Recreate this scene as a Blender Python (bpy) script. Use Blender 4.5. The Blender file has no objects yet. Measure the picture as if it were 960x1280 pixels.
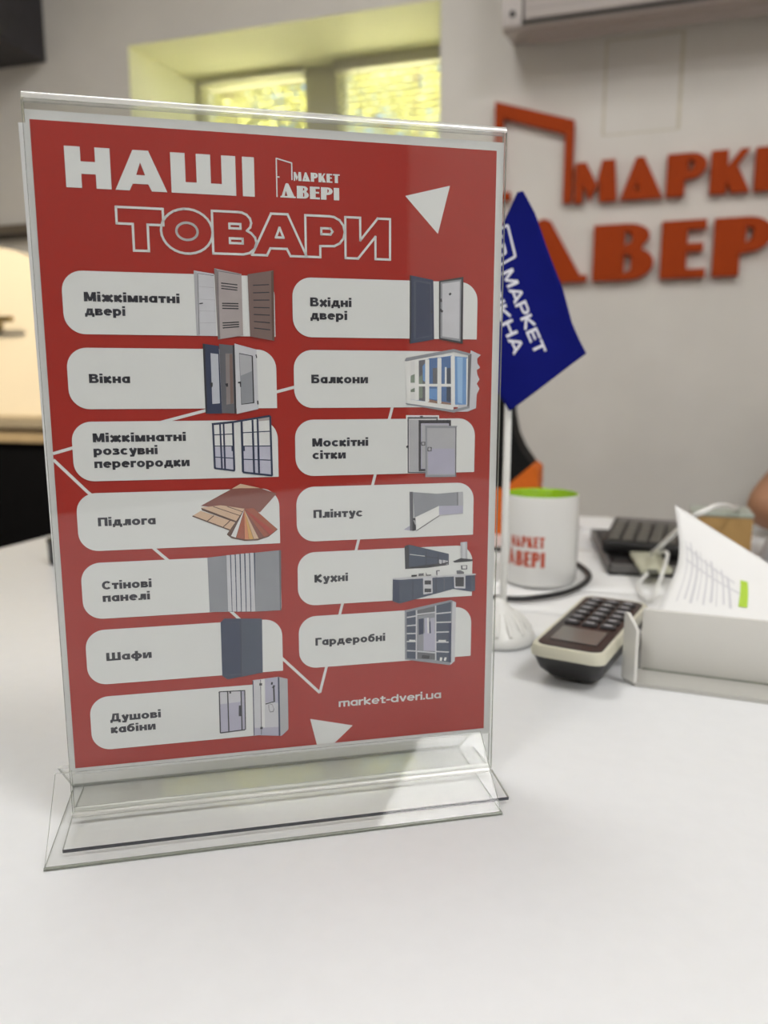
import bpy, bmesh, math, random
from mathutils import Vector, Matrix
from mathutils.geometry import tessellate_polygon

random.seed(7)
PI = math.pi
R = math.radians
scene = bpy.context.scene
COL = scene.collection

# ------------------------------------------------------------------ camera, sky, sun, ceiling light, exposure
DESK = 0.80                       # height of the desk top
YAW = R(-17.0)                    # the room is turned 17 degrees against the view
cam_data = bpy.data.cameras.new('camera')
cam = bpy.data.objects.new('camera', cam_data)
COL.objects.link(cam)
cam.location = (0.0, 0.0, DESK + 0.2075)
cam.rotation_euler = (PI / 2 - 0.1634, 0.0, 0.0)
cam_data.sensor_fit = 'VERTICAL'
cam_data.sensor_height = 36.0
cam_data.lens = 949.86 * 36.0 / 1280.0
cam_data.clip_start = 0.01
cam_data.dof.use_dof = True
cam_data.dof.focus_distance = 0.352
cam_data.dof.aperture_fstop = 7.0
scene.camera = cam

world = bpy.data.worlds.new('sky')
scene.world = world
world.use_nodes = True
wn = world.node_tree
wn.nodes.clear()
w_out = wn.nodes.new('ShaderNodeOutputWorld')
w_bg = wn.nodes.new('ShaderNodeBackground')
w_sky = wn.nodes.new('ShaderNodeTexSky')
w_sky.sky_type = 'HOSEK_WILKIE'
w_sky.turbidity = 3.0
w_sky.ground_albedo = 0.3
w_sky.sun_direction = (0.3, -0.55, 0.78)
wn.links.new(w_sky.outputs[0], w_bg.inputs[0])
w_bg.inputs[1].default_value = 8.0
wn.links.new(w_bg.outputs[0], w_out.inputs[0])

sun_d = bpy.data.lights.new('sun', 'SUN')
sun_d.energy = 42.0
sun_d.angle = R(0.6)
sun_d.color = (1.0, 0.95, 0.85)
sun = bpy.data.objects.new('sun', sun_d)
COL.objects.link(sun)
sun.rotation_euler = Vector((-0.3, 0.55, -0.78)).to_track_quat('-Z', 'Y').to_euler()

scene.view_settings.view_transform = 'Standard'
scene.view_settings.look = 'None'
scene.view_settings.gamma = 1.0
scene.view_settings.use_curve_mapping = False
scene.view_settings.exposure = 0.19
scene.cycles.transparent_max_bounces = 48
scene.cycles.max_bounces = 14
scene.cycles.caustics_reflective = False
scene.cycles.caustics_refractive = False

def WS(s, c, z=0.0):
    """room frame (along the wall, towards the wall, up) to world"""
    return Vector((s * math.cos(YAW) - c * math.sin(YAW), s * math.sin(YAW) + c * math.cos(YAW), z))

CEILING = 2.75
LAMPS = [(-0.6, 0.7, 8, (1.0, 0.99, 0.985)), (0.9, -0.1, 18, (1.0, 0.99, 0.985)), (-0.7, -1.5, 22, (1.0, 0.99, 0.985)), (1.2, -1.6, 12, (1.0, 0.99, 0.985))]
for i, (s, c, p, colr) in enumerate(LAMPS):
    ld = bpy.data.lights.new('ceiling_panel_light', 'AREA')
    ld.shape = 'SQUARE'
    ld.size = 0.56
    ld.energy = p
    ld.color = colr
    lo = bpy.data.objects.new('ceiling_panel_light', ld)
    COL.objects.link(lo)
    lo.location = WS(s, c, CEILING - 0.045)
    lo.rotation_euler = (0, 0, YAW)

# ------------------------------------------------------------------ materials
MATS = {}
def mat(name, rgb, rough=0.5, spec=0.5, metal=0.0, noise=0.0, nscale=40.0, bump=0.0, coat=0.0, trans=0.0, stretch=None):
    if name in MATS:
        return MATS[name]
    m = bpy.data.materials.new(name)
    m.use_nodes = True
    nt = m.node_tree
    b = nt.nodes['Principled BSDF']
    b.inputs['Base Color'].default_value = (*rgb, 1)
    b.inputs['Roughness'].default_value = rough
    b.inputs['Specular IOR Level'].default_value = spec
    b.inputs['Metallic'].default_value = metal
    b.inputs['Coat Weight'].default_value = coat
    if noise or bump:
        tc = nt.nodes.new('ShaderNodeTexCoord')
        mp = nt.nodes.new('ShaderNodeMapping')
        if stretch:
            mp.inputs['Scale'].default_value = stretch
        nz = nt.nodes.new('ShaderNodeTexNoise')
        nz.inputs['Scale'].default_value = nscale
        nz.inputs['Detail'].default_value = 5.0
        nt.links.new(tc.outputs['Object'], mp.inputs['Vector'])
        nt.links.new(mp.outputs[0], nz.inputs['Vector'])
        if noise:
            cr = nt.nodes.new('ShaderNodeValToRGB')
            cr.color_ramp.elements[0].position = 0.3
            cr.color_ramp.elements[1].position = 0.7
            cr.color_ramp.elements[0].color = (*[max(0, k * (1 - noise)) for k in rgb], 1)
            cr.color_ramp.elements[1].color = (*[min(1, k * (1 + noise)) for k in rgb], 1)
            nt.links.new(nz.outputs['Fac'], cr.inputs['Fac'])
            nt.links.new(cr.outputs[0], b.inputs['Base Color'])
        if bump:
            bp = nt.nodes.new('ShaderNodeBump')
            bp.inputs['Strength'].default_value = bump
            bp.inputs['Distance'].default_value = 0.003
            nt.links.new(nz.outputs['Fac'], bp.inputs['Height'])
            nt.links.new(bp.outputs[0], b.inputs['Normal'])
    MATS[name] = m
    return m

def clear_mat(name, tint, ior=1.45, rough=0.02, body=0.0, body_rgb=(0.5, 0.5, 0.5)):
    """thin clear plastic or glass: see-through with a Fresnel reflection, body = share of cloudy tint"""
    if name in MATS:
        return MATS[name]
    m = bpy.data.materials.new(name)
    m.use_nodes = True
    nt = m.node_tree
    nt.nodes.clear()
    out = nt.nodes.new('ShaderNodeOutputMaterial')
    tr = nt.nodes.new('ShaderNodeBsdfTransparent')
    tr.inputs[0].default_value = (*tint, 1)
    gl = nt.nodes.new('ShaderNodeBsdfGlossy')
    gl.inputs['Roughness'].default_value = rough
    lw = nt.nodes.new('ShaderNodeLayerWeight')
    lw.inputs[0].default_value = 0.5
    pw = nt.nodes.new('ShaderNodeMath')
    pw.operation = 'POWER'
    pw.inputs[1].default_value = 5.0
    f0 = ((ior - 1) / (ior + 1)) ** 2
    ma = nt.nodes.new('ShaderNodeMath')
    ma.operation = 'MULTIPLY_ADD'
    ma.inputs[1].default_value = 1 - f0
    ma.inputs[2].default_value = f0
    mx = nt.nodes.new('ShaderNodeMixShader')
    nt.links.new(lw.outputs['Facing'], pw.inputs[0])
    nt.links.new(pw.outputs[0], ma.inputs[0])
    nt.links.new(ma.outputs[0], mx.inputs[0])
    base = tr
    if body:
        df = nt.nodes.new('ShaderNodeBsdfDiffuse')
        df.inputs[0].default_value = (*body_rgb, 1)
        m2 = nt.nodes.new('ShaderNodeMixShader')
        m2.inputs[0].default_value = body
        nt.links.new(tr.outputs[0], m2.inputs[1])
        nt.links.new(df.outputs[0], m2.inputs[2])
        base = m2
    nt.links.new(base.outputs[0], mx.inputs[1])
    nt.links.new(gl.outputs[0], mx.inputs[2])
    nt.links.new(mx.outputs[0], out.inputs[0])
    MATS[name] = m
    return m

def leaf_mat(name, rgb, trl, noise=0.35, nscale=1.5):
    m = bpy.data.materials.new(name)
    m.use_nodes = True
    nt = m.node_tree
    nt.nodes.clear()
    out = nt.nodes.new('ShaderNodeOutputMaterial')
    df = nt.nodes.new('ShaderNodeBsdfDiffuse')
    tl = nt.nodes.new('ShaderNodeBsdfTranslucent')
    mx = nt.nodes.new('ShaderNodeMixShader')
    tc = nt.nodes.new('ShaderNodeTexCoord')
    nz = nt.nodes.new('ShaderNodeTexNoise')
    nz.inputs['Scale'].default_value = nscale
    cr = nt.nodes.new('ShaderNodeValToRGB')
    cr.color_ramp.elements[0].position = 0.3
    cr.color_ramp.elements[1].position = 0.7
    cr.color_ramp.elements[0].color = (*[k * (1 - noise) for k in rgb], 1)
    cr.color_ramp.elements[1].color = (*[min(1, k * (1 + noise)) for k in rgb], 1)
    nt.links.new(tc.outputs['Object'], nz.inputs['Vector'])
    nt.links.new(nz.outputs['Fac'], cr.inputs['Fac'])
    nt.links.new(cr.outputs[0], df.inputs[0])
    nt.links.new(cr.outputs[0], tl.inputs[0])
    mx.inputs[0].default_value = trl
    nt.links.new(df.outputs[0], mx.inputs[1])
    nt.links.new(tl.outputs[0], mx.inputs[2])
    nt.links.new(mx.outputs[0], out.inputs[0])
    return m

# ------------------------------------------------------------------ mesh builder
class MB:
    def __init__(self):
        self.v, self.f, self.mi, self.sm, self.mats = [], [], [], [], []
    def slot(self, m):
        if m not in self.mats:
            self.mats.append(m)
        return self.mats.index(m)
    def add(self, verts, faces, m, smooth=False, M=None):
        k = self.slot(m)
        o = len(self.v)
        for p in verts:
            p = Vector(p)
            self.v.append(M @ p if M is not None else p)
        for fc in faces:
            self.f.append([i + o for i in fc])
            self.mi.append(k)
            self.sm.append(smooth)
    def box(self, a, b, m, M=None, bev=0.0):
        (x0, y0, z0), (x1, y1, z1) = a, b
        if bev:
            bm = bmesh.new()
            bmesh.ops.create_cube(bm, size=1.0)
            for v in bm.verts:
                v.co = Vector(((x0 + x1) / 2 + v.co.x * (x1 - x0), (y0 + y1) / 2 + v.co.y * (y1 - y0), (z0 + z1) / 2 + v.co.z * (z1 - z0)))
            bmesh.ops.bevel(bm, geom=bm.edges[:], offset=bev, segments=3, affect='EDGES', profile=0.5)
            bm.verts.index_update()
            self.add([v.co.copy() for v in bm.verts], [[v.index for v in f.verts] for f in bm.faces], m, True, M)
            bm.free()
            return
        vs = [(x0, y0, z0), (x1, y0, z0), (x1, y1, z0), (x0, y1, z0), (x0, y0, z1), (x1, y0, z1), (x1, y1, z1), (x0, y1, z1)]
        self.add(vs, [(0, 3, 2, 1), (4, 5, 6, 7), (0, 1, 5, 4), (1, 2, 6, 5), (2, 3, 7, 6), (3, 0, 4, 7)], m, False, M)
    def prism(self, outer, frame, d, m, holes=(), m_side=None, M=None, smooth=False):
        """2D contour(s) through frame(u, v, w) with w from 0 to d (d = 0: a flat face)"""
        loops = [list(outer)] + [list(h) for h in holes]
        tris = tessellate_polygon([[Vector((p[0], p[1], 0)) for p in l] for l in loops])
        flat = [p for l in loops for p in l]
        n = len(flat)
        vs = [frame(p[0], p[1], 0.0) for p in flat]
        if not d:
            self.add(vs, [tuple(t) for t in tris], m, False, M)
            return
        vs += [frame(p[0], p[1], d) for p in flat]
        self.add(vs, [tuple(t) for t in tris] + [tuple(i + n for i in reversed(t)) for t in tris], m, False, M)
        o = 0
        sides = []
        for l in loops:
            k = len(l)
            sides += [(o + i, o + (i + 1) % k, o + (i + 1) % k + n, o + i + n) for i in range(k)]
            o += k
        self.add(vs, sides, m_side or m, smooth, M)
    def lathe(self, prof, m, center=(0, 0, 0), seg=40, M=None, smooth=True, close=False):
        vs, fs = [], []
        k = len(prof)
        for i in range(seg):
            a = 2 * PI * i / seg
            for r, z in prof:
                vs.append((center[0] + r * math.cos(a), center[1] + r * math.sin(a), center[2] + z))
        for i in range(seg):
            j = (i + 1) % seg
            for q in range(k - 1 + (1 if close else 0)):
                q2 = (q + 1) % k
                fs.append((i * k + q, j * k + q, j * k + q2, i * k + q2))
        self.add(vs, fs, m, smooth, M)
    def tube(self, pts, r, m, seg=10, M=None, caps=True):
        pts = [Vector(p) for p in pts]
        rr = r if isinstance(r, (list, tuple)) else [r] * len(pts)
        vs, fs = [], []
        ref = Vector((0.13, 0.27, 0.95))
        for i, p in enumerate(pts):
            t = (pts[min(i + 1, len(pts) - 1)] - pts[max(i - 1, 0)]).normalized()
            a = t.cross(ref)
            if a.length < 1e-4:
                a = t.cross(Vector((1, 0, 0)))
            a.normalize()
            b = t.cross(a)
            for q in range(seg):
                w = 2 * PI * q / seg
                vs.append(p + (a * math.cos(w) + b * math.sin(w)) * rr[i])
        for i in range(len(pts) - 1):
            for q in range(seg):
                q2 = (q + 1) % seg
                fs.append((i * seg + q, i * seg + q2, (i + 1) * seg + q2, (i + 1) * seg + q))
        self.add(vs, fs, m, True, M)
        if caps:
            self.add(vs[:seg], [tuple(range(seg))], m, False, M)
            self.add(vs[-seg:], [tuple(range(seg))], m, False, M)
    def grid(self, fn, nu, nv, m, M=None, smooth=True):
        vs = [fn(i / nu, j / nv) for j in range(nv + 1) for i in range(nu + 1)]
        fs = [(j * (nu + 1) + i, j * (nu + 1) + i + 1, (j + 1) * (nu + 1) + i + 1, (j + 1) * (nu + 1) + i) for j in range(nv) for i in range(nu)]
        self.add(vs, fs, m, smooth, M)
    def build(self, name, parent=None, recalc=False, **props):
        me = bpy.data.meshes.new(name)
        me.from_pydata([tuple(p) for p in self.v], [], self.f)
        for m in self.mats:
            me.materials.append(m)
        me.polygons.foreach_set('material_index', self.mi)
        me.polygons.foreach_set('use_smooth', self.sm)
        if recalc:
            bm = bmesh.new()
            bm.from_mesh(me)
            bmesh.ops.remove_doubles(bm, verts=bm.verts, dist=1e-6)
            bmesh.ops.recalc_face_normals(bm, faces=bm.faces)
            bm.to_mesh(me)
            bm.free()
        me.update()
        o = bpy.data.objects.new(name, me)
        COL.objects.link(o)
        if parent is not None:
            o.parent = parent
        for k, v in props.items():
            o[k] = v
        return o

def empty(name, loc, rz, label, category, group=None):
    o = bpy.data.objects.new(name, None)
    COL.objects.link(o)
    o.location = loc
    o.rotation_euler = (0, 0, rz)
    o.empty_display_size = 0.05
    tag(o, label, category, group)
    return o

def tag(o, label, category, group=None):
    o['label'] = label
    o['category'] = category
    if group:
        o['group'] = group
    return o

def ROOM(o):                       # an object built in the room frame
    o.rotation_euler = (0, 0, YAW)
    return o

def catmull(pts, n=8):
    P = [Vector(p) for p in pts]
    P = [2 * P[0] - P[1]] + P + [2 * P[-1] - P[-2]]
    out = []
    for i in range(1, len(P) - 2):
        for k in range(n):
            t = k / n
            a, b, c, d = P[i - 1], P[i], P[i + 1], P[i + 2]
            out.append(0.5 * ((2 * b) + (c - a) * t + (2 * a - 5 * b + 4 * c - d) * t * t + (3 * b - a - 3 * c + d) * t ** 3))
    out.append(P[-2])
    return out

XZ = lambda y: (lambda u, v, w: Vector((u, y + w, v)))

# ------------------------------------------------------------------ lettering: a heavy wide sans drawn from strokes
def rect(a, b, c, d):
    return [(a, b), (c, b), (c, d), (a, d)]
def stroke(p, q, w):
    dx, dy = q[0] - p[0], q[1] - p[1]
    l = math.hypot(dx, dy) or 1
    nx, ny = -dy / l * w / 2, dx / l * w / 2
    return [(p[0] + nx, p[1] + ny), (q[0] + nx, q[1] + ny), (q[0] - nx, q[1] - ny), (p[0] - nx, p[1] - ny)]
def ring(cx, cy, rx, ry, tx, ty, a0=0, a1=360, n=20):
    out = []
    for i in range(n):
        a, b = R(a0 + (a1 - a0) * i / n), R(a0 + (a1 - a0) * (i + 1) / n)
        out.append([(cx + rx * math.cos(a), cy + ry * math.sin(a)), (cx + rx * math.cos(b), cy + ry * math.sin(b)),
                    (cx + (rx - tx) * math.cos(b), cy + (ry - ty) * math.sin(b)), (cx + (rx - tx) * math.cos(a), cy + (ry - ty) * math.sin(a))])
    return out

def glyph(ch, w=0.25, h=0.18):
    """(polygons, advance): cap height 1, x-height .74, w / h the weights of upright and level strokes"""
    X = 0.74
    o_ = lambda cx=0.45: ring(cx, X / 2, 0.45, X / 2 + 0.01, w, h)
    if ch == 'о': return o_(), 1.0
    if ch == 'с': return ring(0.45, X / 2, 0.45, X / 2 + 0.01, w, h, 42, 318), 0.9
    if ch == 'е' or ch == 'e': return ring(0.45, X / 2, 0.45, X / 2 + 0.01, w, h, 0, 318) + [rect(0.15, 0.30, 0.88, 0.30 + h * .85)], 0.98
    if ch == 'а' or ch == 'a': return ring(0.42, X / 2, 0.42, X / 2 + 0.01, w, h) + [rect(0.84 - w, 0, 0.84, X)], 0.93
    if ch == 'б': return o_() + [stroke((w / 2, 0.38), (w / 2 + .04, 0.74), w), stroke((w / 2 + .02, 0.7), (0.42, 0.9), h * 1.1), stroke((0.35, 0.89), (0.84, 0.94), h)], 1.0
    if ch == 'в': return [rect(0, 0, w, X), rect(0, X - h, 0.52, X), rect(0, 0.3, 0.58, 0.3 + h * .8), rect(0, 0, 0.58, h)] + ring(0.5, 0.55, 0.27, 0.19, w * .9, h, -90, 90, 8) + ring(0.54, 0.21, 0.29, 0.21, w * .9, h, -90, 90, 8), 0.9
    if ch == 'г': return [rect(0, 0, w, X), rect(0, X - h * 1.05, 0.62, X)], 0.68
    if ch == 'д': return [rect(0, 0, 1.0, h), rect(0, -0.17, w * .8, h), rect(1.0 - w * .8, -0.17, 1.0, h), rect(0.85 - w, 0, 0.85, X), rect(0.26, X - h, 0.85, X), [(0.1, 0.1), (0.1 + w, 0.1), (0.26 + w * .9, X), (0.26, X)]], 1.07
    if ch == 'ж': return [rect(0.56 - w / 2, 0, 0.56 + w / 2, X), stroke((0.08, X - .02), (0.5, X / 2), w * .9), stroke((0.5, X / 2), (0.08, 0.02), w * .9), stroke((1.04, X - .02), (0.62, X / 2), w * .9), stroke((0.62, X / 2), (1.04, 0.02), w * .9)], 1.18
    if ch == 'з': return [rect(0.05, X - h, 0.45, X), rect(0.2, 0.3, 0.5, 0.3 + h * .8), rect(0, 0, 0.45, h)] + ring(0.42, 0.55, 0.28, 0.19, w * .9, h, -90, 90, 8) + ring(0.44, 0.21, 0.32, 0.21, w * .9, h, -90, 90, 8), 0.83
    if ch == 'и': return [rect(0, 0, w, X), rect(0.9 - w, 0, 0.9, X), [(w * .6, 0), (w * 1.25, 0), (0.9 - w * .6, X), (0.9 - w * 1.25, X)]], 0.99
    if ch == 'і' or ch == 'i': return [rect(0, 0, w, X), rect(0, 0.84, w, 1.05)], w + 0.1
    if ch == 'к' or ch == 'k':
        g = [rect(0, 0, w, 1.0 if ch == 'k' else X), stroke((w * .6, X / 2), (0.72, X - .04), w * .95), stroke((w * .6, X / 2), (0.74, 0.04), w * .95)]
        return g, 0.88
    if ch == 'л': return [rect(0.86 - w, 0, 0.86, X), rect(0.26, X - h, 0.86, X), [(0.2, 0.12), (0.2 + w, 0.12), (0.26 + w, X), (0.26, X)], rect(0, 0, 0.2 + w * .8, h)], 0.95
    if ch == 'м': return [rect(0, 0, w, X), rect(1.02 - w, 0, 1.02, X), [(0, X), (w * 1.1, X), (0.51 + w * .4, 0.02), (0.51 - w * .4, 0.02)], [(1.02, X), (1.02 - w * 1.1, X), (0.51 - w * .4, 0.02), (0.51 + w * .4, 0.02)]], 1.11
    if ch == 'н': return [rect(0, 0, w, X), rect(0.86 - w, 0, 0.86, X), rect(0, X / 2 - h / 2, 0.86, X / 2 + h / 2)], 0.95
    if ch == 'п': return [rect(0, 0, w, X), rect(0.86 - w, 0, 0.86, X), rect(0, X - h * 1.05, 0.86, X)], 0.95
    if ch == 'р': return o_() + [rect(0, -0.24, w, X)], 1.0
    if ch == 'т': return [rect(0.38 - w / 2, 0, 0.38 + w / 2, X), rect(0, X - h * 1.05, 0.76, X)], 0.82
    if ch == 'у': return [stroke((w * .5, X), (0.48, 0.08), w), stroke((0.9 - w * .5, X), (0.38, -0.2), w), rect(0.1, -0.24, 0.46, -0.24 + h)], 0.92
    if ch == 'ф': return ring(0.56, X / 2, 0.56, X / 2 + 0.01, w, h) + [rect(0.56 - w / 2, -0.24, 0.56 + w / 2, 1.0)], 1.2
    if ch == 'х': return [stroke((0.1, X), (0.8, 0), w), stroke((0.8, X), (0.1, 0), w)], 0.94
    if ch == 'ш': return [rect(0, 0, w, X), rect(0.62 - w / 2, 0, 0.62 + w / 2, X), rect(1.24 - w, 0, 1.24, X), rect(0, 0, 1.24, h)], 1.33
    if ch == 'm': return [rect(0, 0, w, X), rect(0.62 - w / 2, 0, 0.62 + w / 2, X - .08), rect(1.24 - w, 0, 1.24, X - .1), rect(0, X - h, 1.12, X), stroke((1.05, X - h * .5), (1.24 - w / 2, X - .16), h)], 1.33
    if ch == 'r': return [rect(0, 0, w, X), stroke((w * .6, 0.5), (0.34, X - h * .5), h), rect(0.3, X - h, 0.56, X)], 0.6
    if ch == 't': return [rect(0.16, 0.06, 0.16 + w, 0.94), rect(0, X - h, 0.62, X), rect(0.2, 0, 0.62, h)], 0.7
    if ch == '-': return [rect(0, 0.3, 0.44, 0.3 + h)], 0.52
    if ch == 'd': return o_() + [rect(0.9 - w, 0, 0.9, 1.0)], 1.0
    if ch == 'v': return [stroke((w * .5, X), (0.42, 0.02), w), stroke((0.84 - w * .5, X), (0.42, 0.02), w)], 0.9
    if ch == '.': return [rect(0, 0, w, 0.2)], w + 0.12
    if ch == 'u': return [rect(0, 0.1, w, X), rect(0.86 - w, 0, 0.86, X), rect(0.1, 0, 0.8, h), stroke((w / 2, 0.16), (0.2, h / 2), h)], 0.95
    # capitals
    if ch == 'М': return [rect(0, 0, w, 1), rect(1.15 - w, 0, 1.15, 1), [(0, 1), (w * 1.2, 1), (0.575 + w * .4, 0.05), (0.575 - w * .4, 0.05)], [(1.15, 1), (1.15 - w * 1.2, 1), (0.575 - w * .4, 0.05), (0.575 + w * .4, 0.05)]], 1.25
    if ch == 'В': return [rect(0, 0, w, 1), rect(0, 1 - h, 0.6, 1), rect(0, 0.43, 0.65, 0.43 + h), rect(0, 0, 0.65, h)] + ring(0.58, 0.74, 0.32, 0.26, w, h, -90, 90, 10) + ring(0.62, 0.28, 0.36, 0.28, w, h, -90, 90, 10), 1.06
    if ch == 'Б': return [rect(0, 0, w, 1), rect(0, 1 - h, 0.86, 1), rect(0, 0.46, 0.6, 0.46 + h), rect(0, 0, 0.6, h)] + ring(0.6, 0.32, 0.35, 0.32, w, h, -90, 90, 10), 1.05
    if ch == 'Г': return [rect(0, 0, w, 1), rect(0, 1 - h, 0.8, 1)], 0.86
    if ch == 'П': return [rect(0, 0, w, 1), rect(1.0 - w, 0, 1.0, 1), rect(0, 1 - h, 1.0, 1)], 1.1
    if ch == 'С': return ring(0.55, 0.5, 0.55, 0.51, w, h, 42, 318), 1.1
    if ch == 'Ш': return [rect(0, 0, w, 1), rect(0.72 - w / 2, 0, 0.72 + w / 2, 1), rect(1.44 - w, 0, 1.44, 1), rect(0, 0, 1.44, h)], 1.54
    if ch == 'Д': return [rect(0, 0, 1.16, h), rect(0, -0.17, w * .8, h), rect(1.16 - w * .8, -0.17, 1.16, h), rect(1.0 - w, 0, 1.0, 1), rect(0.3, 1 - h, 1.0, 1), [(0.12, 0.1), (0.12 + w, 0.1), (0.3 + w * .9, 1), (0.3, 1)]], 1.24
    if ch == 'К': return [rect(0, 0, w, 1), stroke((w * .6, 0.5), (0.86, 0.95), w), stroke((w * .6, 0.5), (0.88, 0.05), w)], 1.04
    if ch == 'А': return [[(0, 0), (w * 1.05, 0), (0.56 + w * .45, 1), (0.56 - w * .45, 1)], [(1.12, 0), (1.12 - w * 1.05, 0), (0.56 - w * .45, 1), (0.56 + w * .45, 1)], rect(0.25, 0.18, 0.87, 0.18 + h)], 1.16
    if ch == 'Р': return [rect(0, 0, w, 1), rect(0, 1 - h, 0.6, 1), rect(0, 0.34, 0.6, 0.34 + h)] + ring(0.58, 0.67, 0.36, 0.33, w, h, -90, 90, 10), 1.02
    if ch == 'Е': return [rect(0, 0, w, 1), rect(0, 0, 0.82, h), rect(0, 0.41, 0.76, 0.41 + h), rect(0, 1 - h, 0.82, 1)], 0.92
    if ch == 'Т': return [rect(0.45 - w / 2, 0, 0.45 + w / 2, 1), rect(0, 1 - h, 0.9, 1)], 0.96
    if ch == 'І': return [rect(0, 0, w, 1)], w + 0.12
    if ch == 'Н': return [rect(0, 0, w, 1), rect(1.0 - w, 0, 1.0, 1), rect(0, 0.5 - h / 2, 1.0, 0.5 + h / 2)], 1.1
    return [], 0.45

def text_polys(s, size, width=None, w=0.25, h=0.18):
    polys, x = [], 0.0
    adv = 0
    for ch in s:
        g, a = glyph(ch, w, h)
        polys += [[(px + x, py) for px, py in p] for p in g]
        x += a
    end = max(p[0] for q in polys for p in q)
    kx = width / end if width else size
    return [[(px * kx, py * size) for px, py in q] for q in polys]

# ------------------------------------------------------------------ poster-style display letters (contours: outer, holes) used for the shop lettering
def arc(cx, cy, rx, ry, a0, a1, n=12):
    return [(cx + rx * math.cos(R(a0 + (a1 - a0) * i / n)), cy + ry * math.sin(R(a0 + (a1 - a0) * i / n))) for i in range(n + 1)]
SHOP = {   # heavy left stems and small counters, cap height 1; (outer, holes, width)
 'М': ([(0.0, 0), (0.0, 0.97), (0.27, 0.97), (0.55, 0.42), (0.66, 1.0), (0.98, 1.0), (1.06, 0), (0.62, 0), (0.6, 0.5), (0.38, 0.02), (0.2, 0.46), (0.2, 0)], [], 1.06),
 'А': ([(0.0, 0), (0.36, 1.0), (0.56, 1.0), (1.06, 0)], [[(0.34, 0.2), (0.46, 0.2), (0.41, 0.42)]], 1.06),
 'Р': ([(0, 0), (0, 1.0), (0.5, 1.0)] + arc(0.55, 0.7, 0.4, 0.3, 88, -88) + [(0.44, 0.38), (0.44, 0)], [[(0.52, 0.56), (0.62, 0.64), (0.64, 0.8), (0.52, 0.86)]], 0.95),
 'К': ([(0, 0), (0, 1.0), (0.42, 1.0), (0.42, 0.62), (0.72, 1.0), (0.96, 1.0), (0.66, 0.62), (1.0, 0), (0.54, 0), (0.42, 0.3), (0.42, 0)], [], 1.0),
 'Е': ([(0, 0), (0, 1.0), (0.78, 1.0), (0.78, 0.84), (0.46, 0.84), (0.46, 0.6), (0.74, 0.6), (0.74, 0.46), (0.46, 0.46), (0.46, 0.15), (0.8, 0.15), (0.8, 0)], [], 0.8),
 'Т': ([(0.24, 0), (0.24, 0.84), (0, 0.84), (0, 1.0), (0.92, 1.0), (0.92, 0.84), (0.68, 0.84), (0.68, 0)], [], 0.92),
 'Д': ([(0, 0), (0.0, 0.12), (0.1, 0.12), (0.42, 1.12), (0.55, 1.18), (0.66, 1.12), (1.12, 0.12), (1.22, 0.12), (1.22, 0)], [[(0.34, 0.14), (0.56, 0.14), (0.44, 0.55)]], 1.22),
 'В': ([(0, 0), (0, 1.0), (0.5, 1.0)] + arc(0.52, 0.78, 0.36, 0.22, 88, -40, 8) + arc(0.56, 0.29, 0.4, 0.29, 60, -90, 10), [[(0.5, 0.62), (0.6, 0.68), (0.6, 0.82), (0.5, 0.88)], [(0.5, 0.12), (0.6, 0.18), (0.6, 0.42), (0.5, 0.48)]], 0.96),
 'І': ([(0, 0), (0, 1.0), (0.44, 1.0), (0.44, 0)], [], 0.44),
}
def shop_word(word, gap=0.1):
    out, x = [], 0.0
    for ch in word:
        o, hs, wd = SHOP[ch]
        out.append((ch, [(p[0] + x, p[1]) for p in o], [[(p[0] + x, p[1]) for p in q] for q in hs]))
        x += wd + gap
    return out, x - gap
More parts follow.
